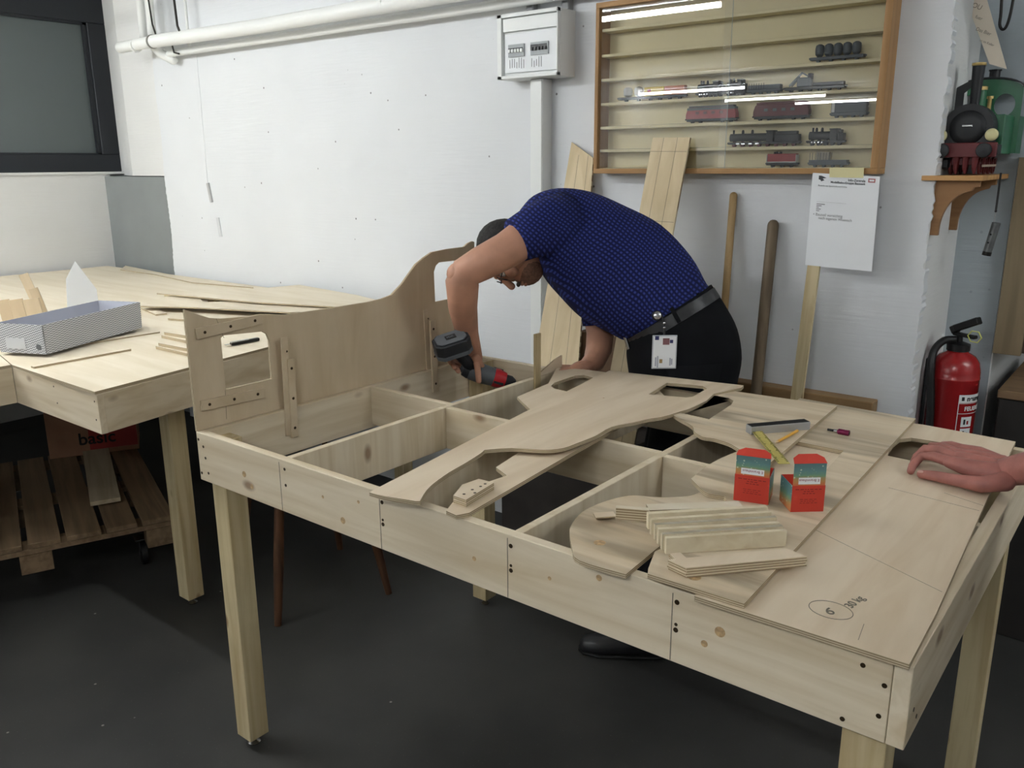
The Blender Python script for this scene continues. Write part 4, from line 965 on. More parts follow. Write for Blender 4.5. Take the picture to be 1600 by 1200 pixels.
a, b_ = onz(150, 705, zp + .02), onz(165, 784, zp + .02)
g, R = beam(b_, a, .115, .018); prop(mesh('loose_board', g, wood('pale_dusty_board', (190, 176, 150), (170, 154, 126), 'X'), rot=R, bev=.001), 'pale short board lying on the pallet in front of the carton', 'board')
sa, sb = onz(190, 690, zp), onz(215, 670, zp)
prop(mesh('dark_storage_bin', obox(o0 - e1 * .80 + e2 * .55 + V((0, 0, zp + .151)), Rp2, .22, .14, .15), plain('bin_dark', (44, 42, 40), .7, noise=.1, nscale=8), rot=Rp2, bev=.008), 'dark storage bin on the left end of the pallet', 'bin')

# ------------------------------------------------------------------ old wooden chair between the tables
CH = wood('old_dark_wood', (92, 62, 42), (60, 40, 28), 'Z', fine=30)
feet = [V((-.431, .492, 0)), V((-.286, .902, 0)), V((-.743, 1.05, 0)), V((-.86, .62, 0))]
cc = sum(feet, V()) / 4
t = thing('old_chair', 'old dark wooden chair standing between the two tables', 'chair', cc)
for f_ in feet:
    tp = cc + (f_ - cc) * .72 + V((0, 0, .44))
    mesh('leg', tube([f_ + V((0, 0, .0)), f_.lerp(tp, .5), tp], [.013, .019, .017], 10), CH, t, smooth=True, auto=50)
mesh('seat', lathe(cc + V((0, 0, .435)), [(.17, 0), (.195, .004), (.20, .014), (.195, .024), (.05, .021), (.001, .020)], 32), CH, t, smooth=True, auto=50)
bs = [feet[2], feet[3]]
mesh('bent_back', tube([cc + (bs[0] - cc) * .66 + V((0, 0, .45)), cc + (bs[0] - cc) * .78 + V((0, 0, .65)), cc + ((bs[0] + bs[1]) / 2 - cc) * 1.15 + V((0, 0, .80)), cc + (bs[1] - cc) * .78 + V((0, 0, .65)), cc + (bs[1] - cc) * .66 + V((0, 0, .45))], .012, 10), CH, t, smooth=True)

# ================================================================== things leaning on the back wall
def lean(name, label, cat, a, b, ya, yb_, w, th, mats, holes=False):
    """board whose left edge runs from photo point a (top, at depth ya) to b (bottom, at depth yb_), continued to the floor"""
    p, q = ony(*a, ya), ony(*b, yb_); d = (q - p); q2 = p + d * ((p.z - .603) / (p.z - q.z))
    dn = (q2 - p).normalized(); side = V((1, 0, 0)); side = (side - dn * side.dot(dn)).normalized(); n_ = side.cross(dn).normalized()
    if n_.y < 0: n_ = -n_
    return p, q2, side, n_
PLYL = wood('birch_plywood_leaning', (212, 194, 160), (196, 176, 140), 'Z', fine=26)
# plywood plank with slanted top, left
p, q, s, n_ = lean('', '', '', (893, 222), (836, 560), 1.765, 1.56, .25, .01, None)
poly = [p, p + s * .115 - (p - q).normalized() * .060, q + s * .24, q]
o = prop(mesh('leaning_board', prism(poly, n_ * .010), [PLYL, EDGEX]), 'plywood plank with slanted top leaning on the wall left of the display case', 'board')
for f_ in (.045, .09): mesh('pencil_line', beam(p + s * f_ - n_ * .0002 - (p - q).normalized() * .05, q + s * (f_ * 1.9) - n_ * .0002, .0012, .0003, n_)[0], PENC, o)
p, q, s, n_ = lean('', '', '', (1020, 215), (1008, 340), 1.685, 1.60, .15, .01, None)
q0 = ony(965, 560, 1.47); q = p + (q0 - p) * ((p.z - .603) / (p.z - q0.z)); q.x -= .03
dn = (q - p).normalized(); s = (V((1, 0, 0)) - dn * dn.x).normalized(); n_ = s.cross(dn).normalized(); n_ = n_ if n_.y > 0 else -n_
o = prop(mesh('leaning_board', prism([p, p + s * .148, q + s * .152, q], n_ * .009), [PLYL, EDGEX]), 'long plywood plank leaning against the front of the display case', 'board')
for f_ in (.045, .10): mesh('pencil_line', beam(p + s * f_ - n_ * .0002, q + s * f_ - n_ * .0002, .0012, .0003, n_)[0], PENC, o)
for f_ in (.05, .30): mesh('pencil_line', beam(p + dn * f_ + s * .002 - n_ * .0002, p + dn * f_ + s * .146 - n_ * .0002, .0012, .0003, n_)[0], PENC, o)
# sticks
def pole(label, a, b, ya, r, m, name):
    p, q = ony(*a, ya), ony(*b, 1.66); d = q - p; q2 = p + d * (p.z / (p.z - q.z)); q2 = V((q2.x, min(q2.y, 1.6), .002)); q2.y = p.y - .18
    return prop(mesh(name, tube([p, p + (q2 - p) * .5, q2], [r, r, r * .95], 14, dome=True), m, smooth=True), label, 'stick')
pole('pale broom handle leaning on the wall behind the man', (1146, 306), (1122, 475), 1.762, .0135, wood('ash_handle', (176, 148, 106), (150, 122, 82), 'Z', fine=40), 'broom_handle')
pole('thick dark weathered wooden pole leaning between broom handle and batten', (1208, 352), (1178, 612), 1.755, .0195, wood('weathered_pole', (120, 104, 84), (88, 76, 62), 'Z', fine=40), 'wooden_pole')
a, b_ = ony(1274, 400, 1.700), ony(1246, 625, 1.675)
g, R = beam(a, V((b_.x, b_.y - .02, b_.z)) + (b_ - a).normalized() * .8, .040, .014, (0, 1, 0)); prop(mesh('leaning_batten', g, SPRD['Z'], bev=.001), 'pale square batten leaning on the wall under the paper notice', 'batten')
t = thing('wall_bench', 'brown wooden bench board along the foot of the back wall', 'bench', (.5, 1.66, 0))
BR = wood('brown_board', (150, 120, 84), (122, 96, 64), 'X', fine=40)
mesh('bench_top', box(.47, 1.205, 1.715, 1.776, .795, .838), BR, t, bev=.003)
for x in (.5, 1.12): mesh('bench_leg', box(x, x + .05, 1.725, 1.772, .002, .794), BR, t, bev=.002)
prop(mesh('storage_chest', box(-.15, .46, 1.43, 1.70, .0, .60), plain('chest_brown', (48, 43, 40), .7, noise=.12, nscale=9), bev=.004), 'low dark brown wooden chest behind the frame on which the plywood planks stand', 'chest')
prop(mesh('brown_crate', box(.09, .36, 1.63, 1.70, .601, .965), plain('crate_brown', (104, 80, 60), .7, noise=.12, nscale=9), bev=.003), 'dark brown crate against the wall between the leaning plank and the man', 'crate')

# notice taped below the display case
t = thing('paper_notice', 'white printed notice taped under the display case', 'notice', (1.05, 1.69, 1.42))
q = [ony(1270, 270, 1.690), ony(1375, 276, 1.690), ony(1362, 424, 1.690), ony(1258, 414, 1.690)]
sh = mesh('sheet', prism(q, (0, .0006, 0)), [PAPER, PAPER], t)
mesh('tape', prism([ony(1296, 262, 1.688), ony(1350, 262, 1.688), ony(1349, 278, 1.688), ony(1296, 277, 1.688)], (0, .0008, 0)), [plain('masking_tape', (216, 208, 160), .7)] * 2, t)
rx = (q[1] - q[0]).normalized(); ux = (q[0] - q[3]).normalized(); o_ = q[3]
def on_note(fx, fy): return o_ + (q[1] - q[0]) * fx + (q[0] - q[3]) * fy - V((0, .0006, 0))
GP = plain('print_dark', (72, 72, 76), .8)
mesh('crest', prism([on_note(.10, .975), on_note(.14, .975), on_note(.22, .955), on_note(.16, .945), on_note(.19, .93), on_note(.14, .915), on_note(.13, .93), on_note(.10, .935)], (0, .0004, 0)), [GP, GP], t)
mesh('badge', prism([on_note(.84, .975), on_note(.94, .975), on_note(.94, .935), on_note(.84, .935)], (0, .0004, 0)), [plain('badge_red', (170, 90, 90), .7)] * 2, t)
mesh('badge_inner', prism([on_note(.855, .965), on_note(.925, .965), on_note(.925, .945), on_note(.855, .945)], (0, -.0002, 0)), [PAPER, PAPER], t)
text('heading', 'Info-Zentrale', on_note(.80, .935), rx, ux, .010, GP, t, ext=.0001, align='RIGHT', bold=.0002)
text('heading', 'Modellbahn-Gruppe Bauwerk', on_note(.80, .905), rx, ux, .009, GP, t, ext=.0001, align='RIGHT', bold=.0002)
text('print_text', 'Bauteile aus Sperrholz und Fichte', on_note(.10, .865), rx, ux, .0068, GP, t, ext=.0001)
mesh('rule_line', beam(on_note(.1, .70), on_note(.55, .70), .0005, .0003)[0], PENC, t)
for i, w_ in enumerate((.13, .08, .04, .07, .05)): mesh('print_text', beam(on_note(.1, .675 - .018 * i), on_note(.1 + w_, .675 - .018 * i), .0018, .0003, (0, 1, 0))[0], GP, t)
HND = plain('hand_grey', (128, 128, 130), .9)
text('handwriting', '\u2022 Bauteil vorsichtig', on_note(.06, .55), rx, ux, .0125, HND, t, ext=.0001)
text('handwriting', '   nach eigenen Wuensch', on_note(.10, .515), rx, ux, .0115, HND, t, ext=.0001)

# ================================================================== right corner
RT_X = XR
# shelf with brackets for the show locomotive
OAKS = wood('shelf_wood', (196, 152, 100), (172, 128, 80), 'X', fine=40); BRK = wood('bracket_wood', (150, 112, 76), (126, 92, 60), 'X', fine=40)
t = thing('bracket_shelf', 'wooden corner shelf on two curved brackets carrying the green locomotive', 'shelf', (1.36, 1.98, 1.55))
mesh('shelf_board', box(1.266, 1.436, 1.765, 2.196, 1.552, 1.567), OAKS, t, bev=.001)
def bracket(y):
    pr = [(1.3015, 1.551), (1.425, 1.551), (1.425, 1.534), (1.410, 1.532), (1.406, 1.522)]
    arc = [(1.406 - .078 * math.sin(a), 1.522 - .120 * (1 - math.cos(a))) for a in [math.radians(8 + 80 * i / 10) for i in range(1, 11)]]
    arc = [(1.404, 1.519)] + [(1.325 + .079 * (1 - math.sin(a)), 1.519 - .118 * (1 - math.cos(a)) ** 1 ) for a in [math.radians(90 * i / 10) for i in range(1, 11)]]
    pts = pr + arc[1:] + [(1.325, 1.385), (1.3015, 1.385)]
    mesh('bracket', prism([(x, y, z) for x, z in pts], (0, .018, 0)), [BRK, BRK], t, bev=.0008)
bracket(1.792); bracket(2.05)
# display locomotive
GRN = plain('engine_green', (32, 96, 62), .35, spec=.6); GRND = plain('engine_dark_green', (26, 66, 44), .4); MAR = plain('engine_maroon', (96, 34, 36), .45); BRS = plain('engine_brass', (186, 160, 104), .35, .7)
EB = plain('engine_black', (24, 25, 28), .45)
lx_, z0 = 1.362, 1.5675
t = thing('show_locomotive', 'green and black model steam engine with maroon buffer beam on the corner shelf', 'model locomotive', (lx_, 1.98, z0))
mesh('frame', box(lx_ - .034, lx_ + .034, 1.85, 2.19, z0 + .030, z0 + .052), MAR, t, bev=.001)
bb = mesh('buffer_beam', box(lx_ - .092, lx_ + .088, 1.832, 1.846, z0 + .053, z0 + .096), MAR, t, bev=.002)
for s in (-1, 1):
    mesh('buffer', join(cyl((lx_ + s * .058, 1.833, z0 + .073), (lx_ + s * .058, 1.812, z0 + .073), .012, 16), lathe((lx_ + s * .058, 1.812, z0 + .073), [(.018, 0), (.022, -.002), (.020, -.006), (.004, -.008)], 20, (0, 1, 0))), EB, bb, smooth=True, auto=40)
    mesh('side_plate', box(lx_ + s * .080 - .010, lx_ + s * .080 + .010, 1.846, 1.90, z0 + .060, z0 + .090), EB, t, bev=.002)
    h = mesh('headlamp', lathe((lx_ + s * .070, 1.836, z0 + .118), [(.010, .03), (.017, .018), (.019, 0), (.0165, -.003), (.001, -.004)], 20, (0, 1, 0)), EB, t, smooth=True, auto=40)
    mesh('lamp_glass', lathe((lx_ + s * .070, 1.8335, z0 + .118), [(.0185, 0), (.0175, -.003), (.010, -.0062), (.001, -.0072)], 20, (0, 1, 0)), plain('lamp_cream', (206, 198, 150), .3), h, smooth=True)
sb = mesh('smokebox', join(cyl((lx_, 1.845, z0 + .140), (lx_, 1.915, z0 + .140), .070, 32), box(lx_ - .070, lx_ + .070, 1.846, 1.914, z0 + .096, z0 + .140)), EB, t, smooth=True, auto=40)
mesh('smokebox_door', lathe((lx_, 1.846, z0 + .140), [(.052, 0), (.050, -.003), (.030, -.006), (.001, -.007)], 28, (0, 1, 0)), EB, sb, smooth=True)
mesh('name_plate', box(lx_ - .014, lx_ + .014, 1.8355, 1.8385, z0 + .144, z0 + .148), STEEL, sb)
mesh('boiler', cyl((lx_, 1.914, z0 + .138), (lx_, 2.08, z0 + .138), .058, 28), plain('boiler_sage', (120, 150, 128), .3, .3), t, smooth=True, auto=40)
fn = mesh('funnel', lathe((lx_ + .004, 1.880, z0 + .200), [(.0125, 0), (.013, .01), (.018, .120)], 20), EB, t, smooth=True, auto=40)
mesh('funnel_rim', lathe((lx_ + .004, 1.880, z0 + .3205), [(.019, 0), (.020, .002), (.020, .008), (.015, .009)], 20), BRS, fn, smooth=True, auto=40)
mesh('dome', tube([(lx_, 1.96, z0 + .185), (lx_, 1.96, z0 + .255)], [.020, .020], 16), GRN, t, smooth=True, auto=40)
mesh('dome_band', lathe((lx_, 1.96, z0 + .255), [(.0215, 0), (.0215, .010), (.015, .012)], 16), BRS, t)
mesh('side_tank', box(lx_ + .042, lx_ + .085, 1.93, 2.10, z0 + .062, z0 + .180), GRN, t, bev=.003)
mesh('side_tank', box(lx_ - .058, lx_ - .052, 1.93, 2.10, z0 + .062, z0 + .180), GRN, t, bev=.001)
mesh('deflector', prism([(lx_ - .055, 1.90, z0 + .185), (lx_ - .055, 1.90, z0 + .262), (lx_ - .012, 1.90, z0 + .285), (lx_ - .012, 1.90, z0 + .262), (lx_ - .032, 1.90, z0 + .245), (lx_ - .032, 1.90, z0 + .185)], (0, .004, 0)), [EB, EB], t)
# cab: front sheet with round windows, side sheets, arched roof
cy_ = 2.085
arch = [(lx_ + .10 * math.cos(a) * 1.0, z0 + .262 + .034 * math.sin(a)) for a in [math.pi * i / 14 for i in range(15)]]
outl = [(lx_ + .10, z0 + .065)] + arch + [(lx_ - .10, z0 + .065)]
def ring2(cx, cz, r): return [V((cx + r * math.cos(a), cy_, cz + r * 1.15 * math.sin(a))) for a in [2 * math.pi * i / 24 for i in range(24)]]
Rcab = Matrix(((1, 0, 0), (0, 0, -1), (0, 1, 0)))      # X->X, Y->Z, normal -> -Y
mesh('cab_front', plate([V((x, cy_, z)) for x, z in outl], [ring2(lx_ + .052, z0 + .215, .030), ring2(lx_ - .052, z0 + .215, .030)], Rcab, .004), [GRN, GRN], t)
mesh('cab_roof', prism([(x, cy_ - .008, z + .003) for x, z in arch] + [(x, cy_ - .008, z + .0065) for x, z in reversed(arch)], (0, .105, 0)), [EB, EB], t)
for s in (-1, 1): mesh('cab_side', box(lx_ + s * .098 - .002, lx_ + s * .098 + .002, cy_ + .001, cy_ + .095, z0 + .065, z0 + .180), GRN, t)
mesh('roof_vent', lathe((lx_ + .005, cy_ + .045, z0 + .299), [(.016, 0), (.016, .024), (.019, .025), (.019, .029)], 14), EB, t)
mesh('safety_valve', join(cyl((lx_ + .02, 2.02, z0 + .19), (lx_ + .02, 2.02, z0 + .235), .006, 10), cyl((lx_ + .02, 2.02, z0 + .232), (lx_ + .02, 2.02, z0 + .240), .010, 12)), BRS, t)
for i, y in enumerate((1.885, 1.955, 2.025, 2.095)):
    for s in (-1, 1):
        r = .027
        wv, wf = lathe((lx_ + s * .040, y, z0 + r + .001), [(r, -.003), (r, .003), (r * .82, .003), (r * .82, -.003), (r, -.003)], 24, (1, 0, 0))
        wh = mesh('wheel', (wv, wf), MAR, t)
        c = V((lx_ + s * .040, y, z0 + r + .001))
        mesh('spokes', join(*[beam(c, c + V((0, math.cos(a), math.sin(a))) * r * .84, .0028, .0028, (1, 0, 0))[0] for a in [math.pi * 2 * j / 8 for j in range(8)]]), MAR, wh)
mesh('connecting_rod', box(lx_ + .045, lx_ + .049, 1.885, 2.095, z0 + .024, z0 + .031), plain('rod_pale', (196, 180, 160), .4, .3), t)
mesh('cylinder_block', box(lx_ - .082, lx_ - .040, 1.850, 1.900, z0 + .018, z0 + .052), EB, t, bev=.006)
for i in range(3): mesh('guard_iron', tube([(lx_ - .02 + i * .026, 1.842, z0 + .054), (lx_ - .02 + i * .026, 1.842, z0 + .020), (lx_ - .018 + i * .026, 1.842, z0 + .003)], [.010, .007, .003], 8), MAR, t)

# extinguisher
EX, EY = 1.392, 1.965
EXR = plain('extinguisher_red', (150, 28, 30), .25, spec=.6); EXW = plain('label_white', (224, 224, 222), .5)
t = thing('fire_extinguisher', 'red fire extinguisher with black hose hanging at the right wall corner', 'fire extinguisher', (EX, EY, .46))
R_ = .076
mesh('cylinder', lathe((EX, EY, .46), [(.060, 0), (R_, .012), (R_, .445), (R_ + .0012, .447), (R_ + .0012, .451), (R_, .453), (R_, .470), (.070, .500), (.056, .520), (.034, .532), (.030, .540)], 40), EXR, t, smooth=True, auto=40)
zc = 1.000
mesh('collar', lathe((EX, EY, zc - .002), [(.030, -.002), (.036, 0), (.036, .022), (.030, .024), (.012, .030)], 28), BLACK, t, smooth=True, auto=30)
mesh('valve', tube([(EX, EY, zc + .02), (EX + .001, EY, zc + .055)], [.011, .009], 14), BLACK, t)
hv = V((.80, -.35, 0)).normalized()
mesh('lower_handle', beam(V((EX, EY, zc + .052)) - hv * .022, V((EX, EY, zc + .050)) + hv * .058, .020, .012)[0], BLACK, t, bev=.003)
mesh('lever', join(beam(V((EX, EY, zc + .060)) - hv * .030, V((EX, EY, zc + .072)) - hv * .010, .024, .026)[0], beam(V((EX, EY, zc + .068)) - hv * .020, V((EX, EY, zc + .108)) + hv * .062, .026, .024)[0]), BLACK, t, bev=.003)
mesh('safety_ring', tube([V((EX, EY - .015, zc + .055)) + hv * (.055 + .024 * math.cos(a)) + V((0, 0, .020 * math.sin(a))) for a in [math.pi * 2 * i / 6 for i in range(7)]], .002, 6), plain('pin_yellow', (206, 208, 110), .5), t)
hs = [(EX - .008, EY - .010, zc + .034), (EX - .040, EY - .030, zc + .030), (EX - .062, EY - .052, zc - .005), (EX - .060, EY - .074, zc - .07), (EX - .045, EY - .082, zc - .20), (EX - .040, EY - .084, zc - .36)]
mesh('hose', tube(smooth_poly([tuple(p) for p in hs], False, 5), .0125, 14), BLACK, t, smooth=True)
mesh('nozzle', tube([hs[-1], (EX - .038, EY - .084, zc - .47)], [.015, .018], 12), BLACK, t, smooth=True)
def clabel(a0, a1, z0_, z1_, m, name='label_panel', r=R_ + .0006):
    n = 8; A = [math.radians(a0 + (a1 - a0) * i / n) for i in range(n + 1)]
    vs_ = [(EX + r * math.cos(a), EY + r * math.sin(a), z) for z in (z0_, z1_) for a in A]; fs = [(i, i + 1, n + 2 + i, n + 1 + i) for i in range(n)]
    vs_ += [(EX + (r - .0004) * math.cos(a), EY + (r - .0004) * math.sin(a), z) for z in (z0_, z1_) for a in A]; k = 2 * n + 2
    fs += [(k + n + 1 + i, k + n + 2 + i, k + i + 1, k + i) for i in range(n)]
    return mesh(name, (vs_, fs), m, t)
def cpos(a, z, r=R_ + .001): return V((EX + r * math.cos(math.radians(a)), EY + r * math.sin(math.radians(a)), z))
aL = -62
clabel(aL, 20, .835, .862, EXW)
clabel(aL - 1.5, aL, .55, .862, EXW, 'label_rule'); clabel(aL, 20, .797, .7985, EXW, 'label_rule'); clabel(aL, 20, .832, .8335, EXW, 'label_rule')
def ctext(s, a, z, size, m, bold=0): a_ = math.radians(a); return text('lettering', s, cpos(a, z), (-math.sin(a_), math.cos(a_), 0), (0, 0, 1), size, m, t, ext=.0002, bold=bold, cylc=(EX, EY, R_ + .001))
ctext('neuruppin', -44, .841, .024, EB, .0008); ctext('FEUERLÖSCHER', -48, .808, .020, EXW, .0005)
clabel(-57, -50, .842, .855, EB, 'round_logo')
for zz in (.752, .712): 
    clabel(-52, -22, zz, zz + .034, EXW, 'pictogram')
    for da in (0, 9): clabel(-46 + da, -41 + da, zz + .008, zz + .026 - da * .0006, EB if da == 0 else EXR, 'pictogram_figure', R_ + .0012)
mesh('wall_bracket', join(box(XR + .0015, EX - R_ * .6, EY - .015, EY + .015, .62, .66), box(XR + .0015, XR + .006, EY - .02, EY + .02, .60, .96)), BLACK, t)

# things hanging from the shelf
t = thing('hanging_canister', 'slim grey metal canister hanging on a black strap below the shelf', 'canister', (1.45, 1.9, 1.4))
Yh = 1.95
a, b_, c_ = ony(1564, 270, Yh), ony(1556, 330, Yh), ony(1553, 347, Yh)
mesh('strap', beam(a, b_, .006, .003, (0, 1, 0))[0], BLACK, t); mesh('strap_knob', ball(b_, .004), BLACK, t)
mesh('wire', cyl(b_, c_, .0012, 6), STEEL, t)
d0, d1 = ony(1557, 348, Yh), ony(1541, 399, Yh); cn = plain('canister_grey', (104, 106, 106), .4, .6, noise=.12, nscale=40)
mesh('canister_body', tube([d0, d0.lerp(d1, .88)], .0130, 20), cn, t, smooth=True, auto=40)
mesh('canister_cap', tube([d0.lerp(d1, .88), d1], .0138, 20), DARKM, t, smooth=True, auto=40)
for f_ in (.35, .60):
    c = d0.lerp(d1, f_) + V((-.004, -.0128, 0)); mesh('vent_hole', ball(c, .003, .0015, .003), BLACKM, t)
# hand-lettered sign at the top right
Ys = 2.02
t = thing('lettered_sign', 'narrow pale hand-lettered board hanging behind the locomotive funnel', 'sign', ony(1540, 40, Ys))
q = [ony(*p, Ys) for p in ((1500, -25), (1535, -25), (1573, 108), (1546, 100))]
mesh('sign_board', prism(q, (0, .004, 0)), [plain('sign_cream', (222, 210, 192), .8)] * 2, t)
sr = (q[1] - q[0]).normalized(); su = (q[0] - q[3]).normalized(); INK = plain('faded_ink', (132, 120, 108), .9)
for (px, py), s_, z_ in (((1511, 8), 'UOU', .020), ((1523, 28), 'fuer', .014), ((1524, 47), 'Das Bier', .014), ((1530, 64), 'ist im Keller', .0095)):
    text('lettering', s_, ony(px, py, Ys - .0005), V((.9, 0, -.42)), V((.42, 0, .9)), z_, INK, t, ext=.0001)
prop(mesh('hanging_hoop', tube([ony(*p, 2.12) for p in smooth_poly([(1566, -20), (1564, 20), (1562, 38), (1566, 46), (1572, 42), (1578, 25), (1583, 0), (1586, -20)], False, 4)], .0045, 10), DARKM, smooth=True), 'dark shiny metal hoop hanging at the top right edge', 'hoop')
# wooden frame, passage and chest at the right edge
t = thing('hanging_cupboard', 'brown hanging cupboard with pale wooden front edge right of the grey pier', 'cupboard', (1.6, 2.6, .96))
mesh('front_edge', box(1.463, 1.548, 2.172, 2.20, .960, 1.62), wood('edge_wood', (140, 124, 98), (122, 106, 82), 'Z', fine=30), t, bev=.001)
mesh('cupboard_body', box(1.464, 1.560, 2.201, 3.2, .965, 1.618), plain('cupboard_brown', (72, 58, 48), .6, noise=.08, nscale=10), t)
t = thing('dark_chest', 'black chest with brown wooden lid at the right edge behind the table', 'chest', (1.95, 2.35, 0))
mesh('chest_body', box(1.524, 2.5, 2.004, 2.8, 0, .845), plain('chest_black', (34, 31, 29), .55, noise=.15, nscale=6), t, bev=.004)
mesh('chest_lid', box(1.520, 2.5, 2.0, 2.8, .846, .874), wood('chest_lid_wood', (128, 104, 78), (104, 82, 60), 'X', fine=30), t, bev=.002)
# ================================================================== the man leaning over the frame
def check_mat(name, ax1, ax2, c1, c2, c3, per):
    """fine checked cloth: two sets of threads crossing"""
    m, nt, b = new_mat(name); n = nt.nodes; l = nt.links
    tc = n.new('ShaderNodeTexCoord')
    nzw = n.new('ShaderNodeTexNoise'); nzw.inputs['Scale'].default_value = 5; l.new(tc.outputs['Object'], nzw.inputs['Vector'])
    ma = n.new('ShaderNodeVectorMath'); ma.operation = 'MULTIPLY_ADD'; ma.inputs[1].default_value = (.05, .05, .05); l.new(nzw.outputs['Color'], ma.inputs[0]); l.new(tc.outputs['Object'], ma.inputs[2])
    outs = []
    for ax in (ax1, ax2):
        d = n.new('ShaderNodeVectorMath'); d.operation = 'DOT_PRODUCT'; d.inputs[1].default_value = V(ax) * (2 * math.pi / per); l.new(ma.outputs[0], d.inputs[0])
        s = n.new('ShaderNodeMath'); s.operation = 'SINE'; l.new(d.outputs['Value'], s.inputs[0])
        g = n.new('ShaderNodeMath'); g.operation = 'MULTIPLY_ADD'; g.inputs[1].default_value = 2.2; g.inputs[2].default_value = .5; g.use_clamp = True; l.new(s.outputs[0], g.inputs[0]); outs.append(g.outputs[0])
    m1 = n.new('ShaderNodeMixRGB'); m1.inputs[1].default_value = lin(*c1); m1.inputs[2].default_value = lin(*c2); l.new(outs[0], m1.inputs[0])
    m2 = n.new('ShaderNodeMixRGB'); m2.inputs[1].default_value = lin(*c3); l.new(outs[1], m2.inputs[0]); l.new(m1.outputs[0], m2.inputs[2])
    l.new(m2.outputs[0], b.inputs['Base Color']); b.inputs['Roughness'].default_value = .8; b.inputs['Specular IOR Level'].default_value = .15
    # soft folds
    n4 = n.new('ShaderNodeTexNoise'); n4.inputs['Scale'].default_value = 7; n4.inputs['Detail'].default_value = 2; l.new(tc.outputs['Object'], n4.inputs['Vector'])
    bp = n.new('ShaderNodeBump'); bp.inputs['Strength'].default_value = .5; bp.inputs['Distance'].default_value = .03; l.new(n4.outputs['Fac'], bp.inputs['Height']); l.new(bp.outputs['Normal'], b.inputs['Normal'])
    return m
SD = (RT * .80 - UP * .60).normalized(); SU = (RT * .60 + UP * .80).normalized()
SHIRT = check_mat('blue_check_shirt', SD, SU, (30, 36, 86), (54, 68, 138), (26, 30, 70), .0125)
TROU = plain('black_trousers', (17, 18, 21), .85, noise=.25, nscale=9, spec=.15, bump=.25)
BELT = plain('black_leather', (34, 34, 36), .38, spec=.5, bump=.1)
man = thing('person', 'man in blue checked shirt and black trousers bending over the frame', 'person', (.68, 1.30, 0))
D = 2.80
def rg(tp, bp, hd, d=D, p=2.3, n=28):
    a, b_ = at(tp[0], tp[1], d), at(bp[0], bp[1], d); return oval((a + b_) / 2, (a - b_) / 2, FW * hd, n, p)
TORSO = [((812, 330), (838, 392), .09, 2.78), ((833, 309), (850, 430), .165, 2.79), ((870, 298), (876, 462), .195, D), ((920, 303), (907, 494), .195, D),
         ((975, 325), (937, 512), .18, D), ((1030, 354), (960, 524), .17, D), ((1076, 402), (974, 531), .165, D), ((1100, 444), (984, 530), .160, D), ((1108, 453), (986, 537), .160, D)]
TORSO = [((a, b), (c, d), e, f) for a, b, c, d, e, f in smooth_poly([(t_[0][0], t_[0][1], t_[1][0], t_[1][1], t_[2], t_[3]) for t_ in TORSO], False, 4)]
torso = rings([rg(*r) for r in TORSO])
def shrunk(k): 
    out = []
    for tp, bp, hd, d in TORSO:
        m_ = ((tp[0] + bp[0]) / 2, (tp[1] + bp[1]) / 2); out.append(rg(tuple(m_[i] + (tp[i] - m_[i]) * k for i in (0, 1)), tuple(m_[i] + (bp[i] - m_[i]) * k for i in (0, 1)), hd * k, d))
    return rings(out)
def T(pts, n=14, dome=True):
    return tube([at(*p[:3]) for p in pts], [p[3] for p in pts], n, dome=dome)
CX = (-RT * .97 + UP * .22).normalized(); FC = (-UP * .985 - RT * .12 - FW * .06); FC = (FC - CX * FC.dot(CX)).normalized(); SDE = CX.cross(FC).normalized()
if SDE.dot(FW) > 0: SDE = -SDE
Rh = Matrix((CX, FC, SDE)).transposed()
H = at(797, 393, 2.79)
def hp(c, f, s): return H + CX * c + FC * f + SDE * s
head = [ball(H, .103, .093, .076, Rh, 24, 16), ball(hp(-.060, .030, 0), .062, .066, .056, Rh, 20, 12), ball(hp(-.090, .058, 0), .026, .030, .034, Rh),
        tube([hp(.012, .092, 0), hp(-.013, .103, 0), hp(-.030, .111, 0)], [.009, .011, .0125], 12, dome=True),
        ball(hp(.026, .082, .030), .012, .012, .028, Rh), ball(hp(.026, .082, -.030), .012, .012, .028, Rh),
        ball(hp(-.020, .070, .040), .026, .020, .022, Rh), ball(hp(-.020, .070, -.040), .026, .020, .022, Rh),
        ball(hp(-.062, .093, 0), .007, .009, .022, Rh), ball(hp(-.074, .092, 0), .007, .009, .020, Rh),
        ball(hp(-.012, -.004, .074), .030, .018, .009, Rh), ball(hp(-.012, -.004, -.074), .030, .018, .009, Rh)]
neck = T([(862, 375, 2.79, .066), (838, 384, 2.79, .062), (815, 388, 2.79, .060)])
armL = T([(868, 352, 2.66, .070), (830, 364, 2.61, .062), (790, 392, 2.58, .056), (752, 412, 2.58, .053), (728, 426, 2.59, .050), (722, 442, 2.60, .052), (723, 480, 2.66, .046), (730, 520, 2.76, .037), (739, 546, 2.80, .028), (742, 560, 2.81, .026)])
elb = ball(at(716, 428, 2.59), .036)
